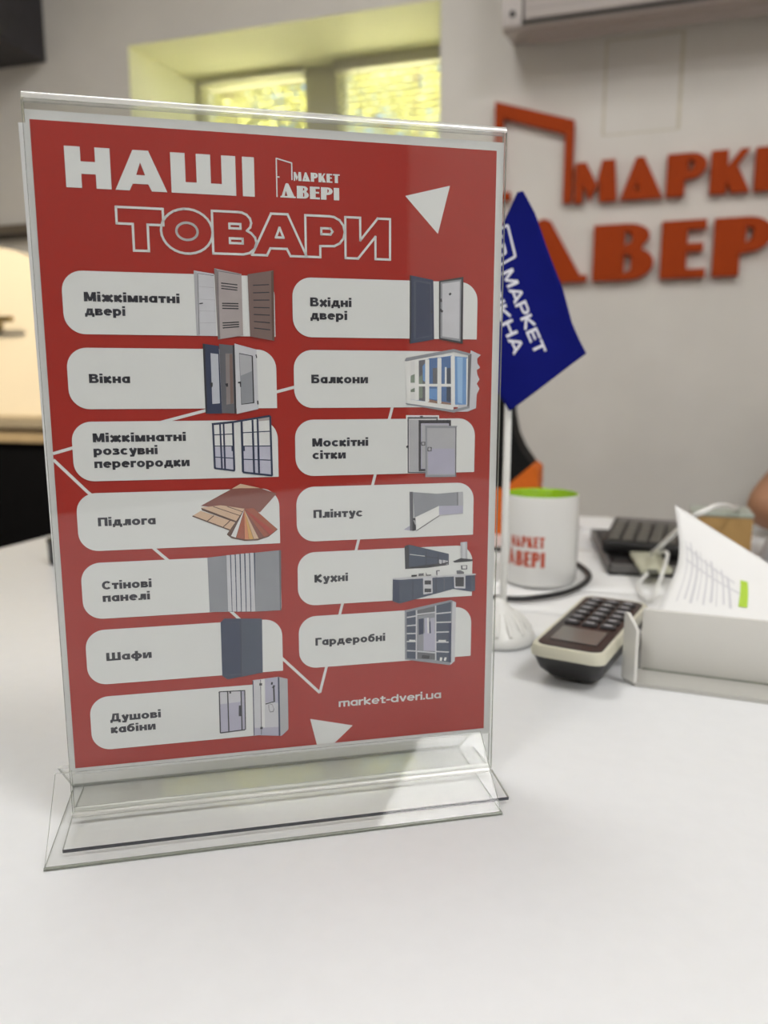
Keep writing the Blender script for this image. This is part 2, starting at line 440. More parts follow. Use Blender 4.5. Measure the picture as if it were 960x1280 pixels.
PICTURES = {
 'interior_doors': [('lgrey',[(63.8,230.1),(72.5,228.9),(72.7,201.8),(64.1,201.9)]), ('grey',[(63.8,230.1),(65.4,229.1),(65.3,202.1),(64.0,201.9)]), ('dgrey',[(65.5,228.9),(65.2,202.4)],0.25), ('dgrey',[(65.6,228.9),(72.5,228.1)],0.25), ('grey',[(65.8,223.3),(72.5,222.9)],0.2), ('grey',[(65.8,217.8),(72.6,217.6)],0.2), ('grey',[(65.7,212.7),(72.6,212.7)],0.2), ('grey',[(65.6,207.4),(72.6,207.7)],0.2), ('black',[(65.7,215.8),(67.3,216.1)],0.5), ('taupe',[(72.7,231.3),(84.6,229.2),(84.6,202.2),(73.3,200.3)]), ('mtaupe',[(72.7,231.3),(74.1,230.7),(74.4,200.4),(73.3,200.3)]), ('dgrey',[(74.3,230.2),(84.2,228.9)],0.3), ('dgrey',[(74.3,230.0),(73.8,200.8)],0.25), ('black',[(75.5,225.0),(82.7,224.4)],0.5), ('black',[(75.5,223.8),(82.7,223.1)],0.5), ('black',[(75.5,222.7),(82.6,222.1)],0.5), ('black',[(75.7,216.2),(82.9,216.2)],0.5), ('black',[(75.7,215.2),(82.9,215.1)],0.5), ('black',[(75.7,214.0),(82.9,214.0)],0.5), ('black',[(75.6,207.6),(82.9,208.1)],0.5), ('black',[(75.6,206.5),(82.9,207.1)],0.5), ('black',[(75.6,205.4),(82.9,206.1)],0.5), ('brown',[(87.3,229.1),(99.0,231.2),(98.7,200.0),(87.7,201.8)]), ('dbrown',[(97.8,230.5),(99.0,231.2),(98.7,200.0),(97.6,200.4)]), ('black',[(89.6,224.4),(96.8,224.9)],0.45), ('black',[(89.6,221.1),(96.8,221.5)],0.45), ('black',[(89.6,217.9),(96.8,218.1)],0.45), ('black',[(89.6,214.7),(96.8,214.7)],0.45), ('black',[(89.6,211.6),(96.8,211.4)],0.45), ('black',[(89.6,208.5),(96.8,208.0)],0.45), ('black',[(89.6,205.6),(96.9,204.9)],0.45)],
 'windows': [('navy',[(66.5,198.4),(73.6,197.4),(74.0,167.0),(66.6,167.1)]), ('black',[(66.5,198.4),(67.5,198.0),(67.4,167.1),(66.6,167.1)]), ('glass',[(69.8,194.2),(73.2,193.8),(73.2,171.7),(69.8,171.4)]), ('black',[(69.1,180.9),(70.3,181.1),(70.2,179.3),(69.4,178.6)]), ('dgrey',[(73.7,198.3),(80.6,197.7),(80.5,167.0),(74.0,167.2)]), ('mtaupe',[(76.4,194.1),(79.5,194.1),(79.5,171.6),(76.1,171.1)]), ('brown',[(78.2,193.9),(79.5,193.9),(79.3,171.8),(77.9,171.3)]), ('black',[(75.8,180.6),(77.1,180.8),(77.1,179.3),(76.4,179.1)]), ('black',[(79.7,197.9),(80.7,197.9),(80.5,167.0),(79.6,167.0)]), ('lgrey',[(80.6,198.6),(90.4,196.0),(90.6,169.0),(80.6,166.8)]), ('black',[(82.5,194.4),(88.7,193.2),(88.8,171.7),(82.8,171.0)]), ('grey',[(82.6,194.0),(88.1,193.0),(88.2,172.1),(83.0,171.3)]), ('mgrey',[(82.6,184.0),(88.1,186.3),(88.2,172.1),(83.0,171.3)]), ('black',[(81.6,181.4),(83.0,181.6),(83.0,179.1),(82.5,179.1),(82.4,180.7),(81.6,180.7)]), ('black',[(90.1,193.8),(90.4,192.2)],0.5), ('black',[(90.3,172.9),(90.4,171.1)],0.6)],
 'sliding_partitions': [('pale',[(69.3,162.5),(79.0,163.0),(78.8,140.5),(69.8,141.7)]), ('glassl',[(70.1,151.7),(78.9,151.6),(78.7,140.7),(70.0,142.0)]), ('pale',[(82.6,163.9),(95.9,165.9),(96.1,137.7),(82.7,139.6)]), ('glassl',[(82.8,151.8),(96.0,151.5),(96.0,137.9),(82.9,139.7)]), ('taupe',[(90.6,164.6),(96.0,165.7),(96.1,163.8),(90.5,163.4)]), ('navy',[(69.2,162.2),(79.0,163.1)],1.0), ('navy',[(69.7,162.3),(69.9,141.7)],0.9), ('navy',[(72.9,162.5),(73.1,141.4)],0.8), ('navy',[(74.5,162.6),(74.5,141.1)],0.8), ('navy',[(78.7,162.8),(78.7,140.5)],0.9), ('navy',[(69.8,141.9),(78.9,140.5)],0.8), ('navy',[(69.7,157.3),(78.8,157.6)],0.45), ('navy',[(69.7,152.1),(78.8,152.0)],0.45), ('navy',[(69.7,147.1),(78.8,146.3)],0.45), ('navy',[(78.9,163.1),(95.9,165.8)],0.9), ('navy',[(82.7,163.6),(82.7,139.7)],1.0), ('navy',[(87.7,164.0),(87.8,139.0)],0.9), ('navy',[(90.0,164.4),(90.1,138.6)],0.9), ('navy',[(95.9,165.8),(96.1,137.7)],0.9), ('navy',[(82.6,139.7),(96.2,137.8)],0.9), ('navy',[(82.7,158.1),(96.0,158.7)],0.45), ('navy',[(82.7,151.9),(96.0,151.8)],0.45), ('navy',[(82.9,145.8),(96.0,145.1)],0.45), ('navy',[(78.4,152.0),(78.4,149.7)],1.3), ('navy',[(83.1,152.0),(83.2,149.6)],1.3)],
 'flooring': [('tan',[(77.2,132.0),(81.3,134.3),(90.0,132.1),(85.2,130.6)]), ('dwood',[(62.8,124.4),(77.2,132.0),(81.2,132.2),(90.3,132.0),(98.1,129.2),(90.0,120.4)]), ('tan',[(63.0,123.6),(72.0,124.4),(82.9,122.4),(79.2,116.1),(78.7,116.3)]), ('dbrown',[(62.8,124.1),(63.3,122.3),(78.7,115.8),(79.0,116.6),(63.0,123.5)]), ('dbrown',[(68.5,123.9),(80.8,119.1)],0.35), ('dbrown',[(74.9,123.7),(82.1,120.9)],0.35), ('tan',[(58.9,119.8),(62.7,122.1),(78.2,116.1),(76.1,112.3)]), ('dbrown',[(58.9,119.8),(76.1,112.3)],0.6), ('dbrown',[(68.6,119.6),(65.3,116.9)],0.45), ('dbrown',[(76.0,117.0),(72.6,113.9)],0.45), ('dbrown',[(82.7,122.2),(74.3,110.3),(76.5,108.4),(82.5,106.9),(88.6,106.9),(93.8,108.5),(98.2,111.9),(89.4,120.1)]), ('dbrown',[(82.7,122.0),(74.3,110.5),(76.1,109.7)]), ('pale',[(82.7,122.0),(76.2,109.6),(78.4,108.7)]), ('rwood',[(82.7,122.0),(78.6,108.7),(82.3,107.7)]), ('orange',[(82.7,122.0),(82.5,107.7),(84.5,107.6)]), ('gold',[(82.7,122.0),(84.6,107.6),(86.6,107.7)]), ('tan',[(82.7,122.0),(86.8,107.7),(89.1,107.8)]), ('dwood',[(82.7,122.0),(89.3,107.9),(91.4,108.3)]), ('rwood',[(82.7,122.0),(91.6,108.4),(94.3,109.2)]), ('red2',[(82.7,122.0),(94.5,109.3),(97.7,112.0)]), ('rwood',[(82.9,122.4),(87.0,122.6),(97.9,112.1),(96.6,110.9)])],
 'wall_panels': [('mgrey',[(64.9,99.6),(73.8,100.3),(73.6,72.6),(65.0,73.0)]), ('navy',[(73.6,100.3),(87.2,101.0),(86.5,71.9),(73.5,72.6)]), ('mgrey',[(87.2,101.0),(99.3,101.7),(99.0,71.8),(86.5,71.9)]), ('dgrey',[(98.5,101.6),(99.5,101.7),(99.0,71.8),(98.4,71.6)]), ('lgrey',[(73.7,100.4),(75.4,100.4),(75.4,72.7),(73.6,72.7)]), ('lgrey',[(75.9,100.5),(77.6,100.5),(77.5,72.5),(75.7,72.6)]), ('lgrey',[(78.1,100.6),(79.8,100.7),(79.7,72.4),(77.9,72.4)]), ('lgrey',[(80.4,100.8),(82.0,100.8),(82.0,72.2),(80.1,72.3)]), ('lgrey',[(82.6,100.9),(84.3,100.9),(84.2,72.1),(82.4,72.2)]), ('lgrey',[(84.8,101.0),(86.5,101.0),(86.5,72.0),(84.6,72.0)])],
 'wardrobe': [('navy',[(69.9,67.5),(71.7,69.4),(89.6,68.2),(89.3,40.8),(72.3,38.6),(69.8,40.6)]), ('slate',[(79.7,68.7),(89.5,68.1),(89.2,40.8),(79.1,39.3)]), ('black',[(79.4,68.7),(78.9,39.2)],0.3), ('slate',[(72.4,67.1),(89.0,67.1)],0.25), ('slate',[(69.8,40.8),(89.2,40.8)],0.5)],
 'shower_cabins': [('lgrey',[(68.0,32.7),(80.5,32.3),(80.1,11.8),(67.8,11.2)]), ('lilac',[(68.2,26.1),(78.4,26.6),(78.2,11.5),(67.9,11.5)]), ('lilac',[(78.8,32.0),(80.4,32.1),(80.1,12.0),(78.5,11.4)]), ('black',[(68.0,32.6),(80.5,32.2)],0.5), ('black',[(68.1,32.6),(67.9,11.3)],0.6), ('black',[(72.1,32.3),(72.0,11.1)],0.6), ('black',[(78.5,32.2),(78.4,11.6)],0.6), ('black',[(80.3,32.2),(80.1,11.8)],0.5), ('black',[(67.8,11.3),(79.9,11.8)],0.6), ('black',[(78.0,24.7),(77.8,19.1)],1.6), ('black',[(73.3,32.4),(73.4,31.3)],0.8), ('lgrey',[(84.2,37.2),(96.8,37.9),(101.3,36.5),(101.2,9.9),(97.7,6.8),(84.1,8.5)]), ('pale',[(88.2,37.3),(90.0,37.4),(89.5,8.1),(88.2,8.0)]), ('lilac',[(90.3,37.4),(96.8,37.8),(96.7,24.4),(90.2,25.0)]), ('lilac',[(84.2,12.3),(101.2,11.4),(101.2,9.9),(97.7,6.8),(84.1,8.5)]), ('grey',[(97.2,37.8),(101.3,36.5),(101.2,9.9),(97.0,6.9)]), ('navy',[(84.4,37.0),(84.2,8.4)],0.45), ('navy',[(96.9,37.8),(96.7,7.0)],0.8), ('dgrey',[(88.1,37.2),(87.8,8.3)],0.35), ('black',[(87.4,34.8),(88.8,34.7)],1.2), ('black',[(87.3,12.0),(88.5,11.9)],1.2), ('black',[(93.1,34.8),(94.0,34.7)],1.4), ('black',[(94.4,33.7),(94.5,25.2)],0.8), ('black',[(90.1,24.3),(94.9,25.3)],0.5), ('black',[(94.0,33.3),(94.7,32.7)],1.6), ('dgrey',[(91.6,23.9),(91.7,21.5),(92.3,19.8),(93.9,19.8),(94.4,21.2),(93.5,24.0)]), ('lgrey',[(91.9,23.9),(91.9,21.5),(92.5,20.1),(93.7,20.2),(94.1,21.4),(93.4,23.7)])],
 'entrance_doors': [('navy',[(162.6,231.0),(174.1,229.1),(174.8,201.6),(162.7,199.4)]), ('slate',[(164.4,229.1),(173.1,227.8),(173.6,203.0),(164.7,201.4)]), ('navy',[(165.6,228.3),(172.6,227.1),(173.1,203.6),(165.8,202.0)]), ('black',[(162.6,231.0),(163.4,230.8),(163.4,199.5),(162.7,199.4)]), ('black',[(173.2,214.9),(173.7,214.0)],0.9), ('black',[(176.9,228.8),(189.0,231.0),(189.2,199.7),(177.2,201.7)]), ('mgrey',[(177.7,228.2),(187.9,229.8),(188.0,200.8),(177.9,202.4)]), ('lgrey',[(178.5,227.5),(187.2,228.9),(187.4,202.0),(178.8,203.1)]), ('black',[(182.1,223.2),(182.8,222.5)],1.2), ('black',[(177.7,220.5),(178.2,219.2)],1.0), ('black',[(177.4,215.7),(178.9,214.5)],1.1)],
 'balconies': [('lgrey',[(193.4,196.7),(197.0,195.1),(198.5,194.5),(196.7,192.8),(196.8,190.6),(198.3,188.4),(196.6,187.3),(196.9,185.1),(198.1,182.8),(196.7,180.6),(198.2,178.3),(196.8,175.5),(196.6,168.8),(192.2,167.1),(186.8,167.1)]), ('white',[(160.4,191.5),(184.9,195.5),(185.0,167.4),(161.4,171.4)]), ('blue',[(162.7,190.9),(183.7,194.1),(184.4,170.5),(162.8,173.1)]), ('pale',[(162.7,190.9),(166.2,191.4),(166.5,172.8),(162.8,173.1)]), ('leaf',[(163.3,184.4),(165.9,185.5),(165.6,181.1),(163.2,181.1)]), ('leaf',[(163.3,177.8),(165.9,178.9),(165.8,176.7),(163.3,176.7)]), ('dgrey',[(166.8,191.5),(170.7,192.1),(171.2,172.2),(166.7,172.8)]), ('blue',[(169.1,188.8),(170.8,191.0),(170.9,181.1),(169.4,182.2)]), ('leaf',[(166.9,183.3),(169.2,185.0),(169.3,173.9),(166.9,173.6)]), ('dblue',[(172.1,192.6),(177.1,193.2),(177.3,171.1),(172.1,172.0)]), ('dgrey',[(174.2,188.0),(177.1,188.3),(177.2,180.6),(174.4,180.6)]), ('brownl',[(172.1,173.3),(177.3,172.2),(177.3,171.0),(172.1,171.8)]), ('blue',[(172.0,178.3),(177.2,178.3),(177.3,172.8),(172.1,173.6)]), ('dblue',[(178.2,193.2),(183.8,193.8),(184.1,170.5),(178.2,171.0)]), ('white',[(180.3,188.6),(181.2,188.6),(181.3,180.6),(180.4,180.6)]), ('slate',[(181.2,188.0),(183.8,188.3),(184.1,171.6),(181.4,172.2)]), ('brownl',[(178.2,172.2),(184.1,171.3),(184.1,170.4),(178.2,171.0)]), ('blue',[(184.9,193.8),(191.7,193.3),(191.8,170.5),(185.6,170.5)]), ('sky',[(186.4,193.3),(189.3,193.3),(189.4,171.0),(187.1,171.6)]), ('white',[(191.1,192.8),(192.0,192.8),(192.1,170.5),(191.5,170.5)]), ('dgrey',[(192.0,194.5),(193.7,195.0),(193.1,168.8),(192.0,168.8)]), ('white',[(161.5,180.5),(184.8,180.6),(184.9,179.2),(161.6,179.4)]), ('white',[(162.1,190.9),(162.2,173.4)],2.0), ('white',[(166.2,191.5),(166.4,172.8)],2.0), ('white',[(171.4,192.1),(171.6,172.0)],2.0), ('white',[(177.5,192.9),(177.7,171.1)],2.0), ('white',[(184.2,193.8),(184.7,170.1)],2.0), ('mgrey',[(160.1,191.5),(161.0,192.8),(184.6,197.2),(193.7,195.0),(192.0,194.2),(184.6,195.8),(161.0,191.2)]), ('mgrey',[(160.8,171.4),(185.0,168.3),(193.0,169.9),(192.8,168.7),(185.1,166.7),(161.0,170.8)]), ('white',[(161.4,172.8),(184.7,169.1),(184.7,168.0),(161.4,171.4)])],
 'mosquito_screens': [('white',[(161.1,165.6),(177.7,165.4),(177.7,163.2),(161.8,137.4),(161.4,137.4)]), ('dgrey',[(161.8,164.8),(177.1,164.7),(177.5,137.1),(162.0,137.4)]), ('pale',[(162.6,163.8),(176.3,163.7),(176.6,137.8),(162.7,138.1)]), ('grey',[(162.8,163.4),(168.7,163.3),(168.9,138.1),(163.0,138.3)]), ('black',[(168.1,164.7),(169.5,164.7)],1.0), ('black',[(161.6,150.8),(162.1,149.9)],1.2), ('black',[(167.4,163.2),(183.8,163.1),(184.2,137.8),(167.6,138.2)]), ('lilac',[(168.6,161.6),(182.8,161.5),(183.1,139.0),(168.7,139.3)]), ('grey',[(169.0,161.1),(182.2,160.9),(182.5,139.3),(169.2,139.6)]), ('black',[(168.7,152.6),(170.8,152.6),(170.8,150.8),(168.8,150.8)]), ('grey',[(169.2,152.3),(170.4,152.3),(170.4,151.1),(169.2,151.2)]), ('mgrey',[(170.7,160.5),(187.2,160.2),(186.5,159.2),(186.9,135.0),(171.0,135.2)]), ('grey',[(171.7,159.3),(186.1,159.1),(186.4,136.0),(172.0,136.3)]), ('lilac',[(172.3,149.2),(185.9,149.0),(186.1,136.3),(172.4,136.6)]), ('black',[(172.0,150.0),(174.1,150.0),(174.1,147.9),(172.0,147.9)]), ('grey',[(172.4,149.7),(173.6,149.7),(173.7,148.2),(172.4,148.3)]), ('dgrey',[(186.4,159.5),(186.6,135.1)],0.5)],
 'skirting': [('lilac',[(160.2,109.3),(163.2,111.1),(164.4,108.4)]), ('dgrey',[(163.0,128.1),(164.8,128.1),(165.2,108.7),(163.4,108.6)]), ('mgrey',[(164.8,127.9),(177.4,126.7),(177.8,120.4),(165.5,115.1)]), ('mgrey',[(177.4,126.7),(190.6,127.4),(190.9,120.3),(177.8,120.6)]), ('dgrey',[(187.5,127.3),(188.0,127.3),(188.2,120.6),(187.7,120.6)]), ('grey',[(188.0,127.3),(190.6,127.4),(190.9,120.2),(188.2,120.4)]), ('white',[(165.9,115.1),(178.2,120.6),(178.3,115.8),(166.5,108.4)]), ('lilac',[(178.2,120.6),(190.8,120.4),(190.8,116.4),(178.3,116.1)]), ('black',[(164.6,114.8),(166.1,115.1),(166.5,108.7),(164.6,108.4)]), ('grey',[(165.5,112.7),(166.0,112.9)],2.5), ('dgrey',[(166.5,108.4),(178.5,115.7)],0.4), ('grey',[(178.5,115.8),(190.8,116.4)],0.35)],
 'kitchen': [('black',[(160.6,100.9),(162.9,101.6),(183.7,95.9),(183.7,90.2),(172.7,89.2),(161.0,89.2)]), ('slate',[(162.9,101.4),(183.7,95.9),(183.7,91.7),(163.0,90.1)]), ('black',[(162.9,96.6),(178.2,93.9)],0.3), ('black',[(171.9,98.5),(171.9,90.0)],0.3), ('black',[(178.1,97.0),(178.2,90.8)],0.3), ('lgrey',[(178.6,93.2),(180.1,92.9),(180.0,90.8),(178.7,91.2)]), ('lgrey',[(180.5,92.9),(182.0,92.7),(181.8,90.5),(180.6,90.9)]), ('lgrey',[(182.1,92.5),(183.3,92.3),(183.1,90.4),(182.3,90.6)]), ('white',[(163.3,96.6),(171.1,95.3)],0.3), ('black',[(178.6,90.4),(183.7,91.5)],0.8), ('grey',[(189.7,101.6),(193.3,101.8),(193.5,92.4),(189.9,93.0)]), ('lgrey',[(190.7,101.5),(192.3,101.7),(192.5,92.6),(191.0,92.9)]), ('black',[(185.7,91.9),(190.0,93.4),(196.5,92.4),(196.1,91.5),(186.9,91.2)]), ('dgrey',[(190.1,89.6),(193.5,89.6),(193.5,87.3),(190.3,87.4)]), ('pale',[(190.9,89.3),(193.0,89.3),(192.9,87.9),(191.1,87.9)]), ('navy',[(154.7,84.7),(187.0,84.9),(197.8,84.8),(198.0,76.0),(195.6,75.6),(186.3,77.5),(158.0,71.5),(154.5,73.1)]), ('slate',[(158.0,83.7),(186.2,84.2),(186.3,77.5),(158.0,71.7)]), ('lgrey',[(154.7,84.9),(177.1,84.8),(186.6,84.9),(198.1,85.0),(198.2,84.2),(187.0,84.1),(158.0,83.8),(154.7,84.2)]), ('black',[(165.0,83.8),(165.0,73.2)],0.3), ('lgrey',[(170.3,84.3),(175.1,84.3),(175.4,76.0),(170.5,75.5)]), ('black',[(171.1,82.8),(174.5,82.6),(174.5,80.5),(171.1,80.7)]), ('black',[(171.1,78.6),(174.6,78.4),(174.6,76.5),(171.1,76.7)]), ('black',[(177.1,84.3),(177.2,76.0)],0.3), ('dgrey',[(181.4,84.3),(181.5,77.0)],0.3), ('lgrey',[(186.4,84.8),(192.6,84.8),(192.7,77.4),(186.8,77.9)]), ('black',[(187.2,83.7),(191.8,83.5),(191.9,78.5),(187.4,78.8)]), ('slate',[(195.4,84.1),(197.7,84.2),(197.8,76.0),(195.7,75.8)]), ('black',[(164.2,86.0),(167.1,86.0),(166.9,85.1),(164.2,85.0)]), ('dgrey',[(167.9,86.5),(170.6,86.6),(170.6,85.3),(167.9,85.2)]), ('dgrey',[(171.6,87.1),(172.4,85.7),(174.5,85.7),(174.5,85.1),(171.8,85.1)]), ('dgrey',[(177.3,87.6),(177.5,85.3)],0.6), ('dgrey',[(177.3,87.5),(179.0,87.5)],0.5), ('dgrey',[(187.8,87.1),(189.8,87.1),(191.8,86.1),(191.8,85.1),(188.0,85.3)])],
 'walk_in_closet': [('mgrey',[(160.8,67.8),(185.2,71.8),(187.9,70.3),(187.7,38.9),(184.9,36.9),(161.1,41.8)]), ('slate',[(161.8,66.8),(166.6,67.6),(166.8,41.7),(162.1,42.3)]), ('dgrey',[(167.3,67.4),(176.9,69.1),(177.2,40.5),(167.6,41.7)]), ('slate',[(177.3,69.3),(185.2,70.7),(185.7,38.2),(177.6,40.1)]), ('lgrey',[(186.0,71.2),(187.9,70.3),(187.7,38.9),(185.3,37.0)]), ('mgrey',[(167.6,64.4),(176.8,65.4),(177.0,45.0),(167.8,45.7)]), ('lilac',[(170.8,55.1),(176.9,54.6),(177.0,45.0),(170.9,45.8)]), ('navy',[(168.1,62.8),(170.8,63.0),(170.8,54.7),(168.3,54.4)]), ('lilac',[(171.2,63.1),(173.6,63.2),(173.7,54.5),(171.6,54.2)]), ('pale',[(172.6,63.1),(173.5,63.0),(173.7,54.9),(172.9,54.9)]), ('lilac',[(174.2,62.8),(176.6,63.0),(176.7,54.8),(174.8,54.4)]), ('navy',[(173.8,61.2),(174.4,61.2),(174.7,54.8),(174.0,54.8)]), ('navy',[(184.2,60.1),(185.6,60.0),(185.7,38.2),(184.3,38.7)]), ('lgrey',[(162.0,64.0),(166.8,64.5)],0.7), ('lgrey',[(162.0,59.6),(166.9,59.7)],0.7), ('lgrey',[(162.0,55.5),(166.9,55.3)],0.7), ('lgrey',[(162.0,51.3),(166.9,51.0)],0.7), ('lgrey',[(162.1,46.5),(167.0,45.9)],0.7), ('lgrey',[(167.4,65.2),(176.9,65.8)],0.7), ('lgrey',[(167.6,45.7),(177.2,44.2)],0.7), ('lgrey',[(177.3,65.0),(185.3,65.3)],0.7), ('lgrey',[(177.4,60.4),(185.4,60.1)],0.7), ('lgrey',[(177.4,55.2),(184.3,54.9)],0.7), ('lgrey',[(177.5,49.9),(184.3,49.4)],0.7), ('lgrey',[(177.6,44.9),(184.4,44.0)],0.7), ('lgrey',[(167.0,67.5),(167.1,41.5)],0.7), ('lgrey',[(177.0,69.3),(177.4,40.1)],0.7), ('black',[(170.0,42.7),(174.0,42.0)],1.8), ('white',[(179.6,40.7),(180.8,40.5)],1.8), ('white',[(181.9,40.6),(183.0,40.3)],1.8), ('pale',[(163.2,51.8),(166.4,51.4)],1.0), ('pale',[(178.7,50.5),(182.7,50.2)],1.0)],
}

# ------------------------------------------------------------------ the room
m_wall = mat('wall_paint', (0.86, 0.83, 0.775), 0.75, 0.25, noise=0.03, nscale=6, bump=0.06)
m_reveal = mat('reveal_yellow_bounce', (0.80, 0.78, 0.60), 0.6, 0.3, noise=0.03, nscale=5)  # yellow light bounced in from outside is put into this colour
m_ceil = mat('ceiling_paint', (0.78, 0.77, 0.74), 0.8, 0.2, noise=0.02, nscale=8)
m_floor = mat('floor_laminate', (0.30, 0.24, 0.18), 0.45, 0.4, noise=0.18, nscale=7, stretch=(1, 12, 1))
m_plastic_white = mat('white_window_plastic', (0.62, 0.60, 0.55), 0.4, 0.5, noise=0.02, nscale=10)
WC, WD = 2.2, 0.46                                   # room face of the back wall and its thickness
SL, SR, CF = -2.75, 2.3, -2.2
WX0, WX1, WZ0, WZ1, WZ1I = -1.496, -0.512, 1.10, 2.042, 2.078

mb = MB()
o = [(SL, 0), (SR, 0), (SR, CEILING), (SL, CEILING)]
h0 = [(WX0, WZ0), (WX1, WZ0), (WX1, WZ1), (WX0, WZ1)]
h1 = [(WX0, WZ0), (WX1, WZ0), (WX1, WZ1I), (WX0, WZ1I)]
mb.prism(o, XZ(WC), 0, m_wall, holes=[h0])
mb.prism(o, XZ(WC + WD), 0, m_wall, holes=[h1])
for i in range(4):
    j = (i + 1) % 4
    mb.add([(h0[i][0], WC, h0[i][1]), (h0[j][0], WC, h0[j][1]), (h1[j][0], WC + WD, h1[j][1]), (h1[i][0], WC + WD, h1[i][1])], [(0, 1, 2, 3)], m_reveal)
    mb.add([(o[i][0], WC, o[i][1]), (o[j][0], WC, o[j][1]), (o[j][0], WC + WD, o[j][1]), (o[i][0], WC + WD, o[i][1])], [(0, 1, 2, 3)], m_wall)
ROOM(mb.build('wall_back', kind='structure'))
for nm, a, b, mm in (('wall_left', (SL - 0.15, CF - 0.15, 0), (SL, WC + WD, CEILING), m_wall),
                     ('wall_right', (SR, CF - 0.15, 0), (SR + 0.15, WC + WD, CEILING), m_wall),
                     ('wall_front', (SL, CF - 0.15, 0), (SR, CF, CEILING), mat('front_wall_darkened', (0.20, 0.18, 0.165), 0.75, 0.25, noise=0.03, nscale=6)),  # unseen wall, darkened to weaken its reflection in the acrylic
                     ('floor', (SL - 0.15, CF - 0.15, -0.1), (SR + 0.15, WC + WD, 0), m_floor),
                     ('ceiling', (SL - 0.15, CF - 0.15, CEILING), (SR + 0.15, WC + WD, CEILING + 0.2), m_ceil)):
    mb = MB()
    mb.box(a, b, mm)
    ROOM(mb.build(nm, kind='structure'))
mb = MB()
mb.prism([(0, 0), (0.014, 0), (0.014, 0.05), (0.008, 0.07), (0, 0.07)], lambda u, v, w: Vector((SL + w, WC - u, v)), SR - SL, m_plastic_white)
ROOM(mb.build('baseboard_back', kind='structure'))

# window with two sashes
m_glass = clear_mat('window_glass', (0.96, 0.98, 0.97))
win = bpy.data.objects.new('window_1', None)
COL.objects.link(win)
win['kind'] = 'structure'
ROOM(win)
FC = WC + 0.40
def frame_bars(name, x0, x1, z0, z1, t, c0, c1, parent, mm, tt=None):
    mb = MB()
    tt = tt or t
    mb.box((x0, c0, z0), (x0 + t, c1, z1), mm, bev=0.004)
    mb.box((x1 - t, c0, z0), (x1, c1, z1), mm, bev=0.004)
    mb.box((x0, c0, z0), (x1, c1, z0 + t), mm, bev=0.004)
    mb.box((x0, c0, z1 - tt), (x1, c1, z1), mm, bev=0.004)
    return mb.build(name, parent)
frame_bars('window_frame', WX0, WX1, WZ0, WZ1I - 0.002, 0.022, FC, FC + 0.055, win, m_plastic_white, 0.014)
mb = MB()
mb.box((-1.062, FC - 0.004, WZ0), (-0.952, FC + 0.055, WZ1I), m_plastic_white, bev=0.004)
mb.build('mullion', win)
for x0, x1 in ((-1.474, -1.062), (-0.952, -0.534)):
    s = frame_bars('sash', x0, x1, WZ0 + 0.022, WZ1I - 0.012, 0.02, FC + 0.004, FC + 0.045, win, m_plastic_white, 0.012)
    mb = MB()
    mb.box((x0 + 0.015, FC + 0.02, WZ0 + 0.04), (x1 - 0.015, FC + 0.026, WZ1I - 0.03), m_glass)
    mb.build('pane', s)
mb = MB()
mb.box((WX0, WC - 0.03, WZ0 - 0.03), (WX1, FC, WZ0), m_plastic_white, bev=0.004)
mb.build('window_sill', win)

# venetian blinds
m_slat = leaf_mat('blind_slat', (0.76, 0.75, 0.60), 0.36, 0.03, 20)
for x0, x1, top, lab in ((-1.470, -1.066, WZ1I - 0.014, 'pale venetian blind in the left half of the window'),
                         (-0.955, -0.530, WZ1I - 0.006, 'pale venetian blind in the right half of the window, with a boxy head rail')):
    b = empty('venetian_blind', WS((x0 + x1) / 2, FC - 0.03, top), YAW, lab, 'blind', 'venetian blinds in the window')
    hw = (x1 - x0) / 2
    right = x0 > -1
    mb = MB()
    mb.box((-hw, -0.018, -0.034 if right else -0.012), (hw, 0.014, 0), m_plastic_white, bev=0.003)
    mb.build('head_rail', b)
    mb = MB()
    z = -0.046 if right else -0.022
    while z > -0.86:
        M = Matrix.Translation((0, 0, z)) @ Matrix.Rotation(R(-10), 4, 'X')
        mb.box((-hw + 0.006, -0.012, -0.0004), (hw - 0.006, 0.012, 0.0004), m_slat, M)
        z -= 0.021
    mb.build('slats', b)
    mb = MB()
    for q in (-0.62, 0.62):
        mb.tube([(hw * q, -0.013, -0.01), (hw * q, -0.013, -0.87)], 0.0009, m_slat, 6)
        mb.tube([(hw * q, 0.013, -0.01), (hw * q, 0.013, -0.87)], 0.0009, m_slat, 6)
    mb.build('ladder_cord', b)
    mb = MB()
    mb.box((-hw + 0.004, -0.012, -0.885), (hw - 0.004, 0.012, -0.868), m_plastic_white, bev=0.003)
    mb.build('bottom_rail', b)

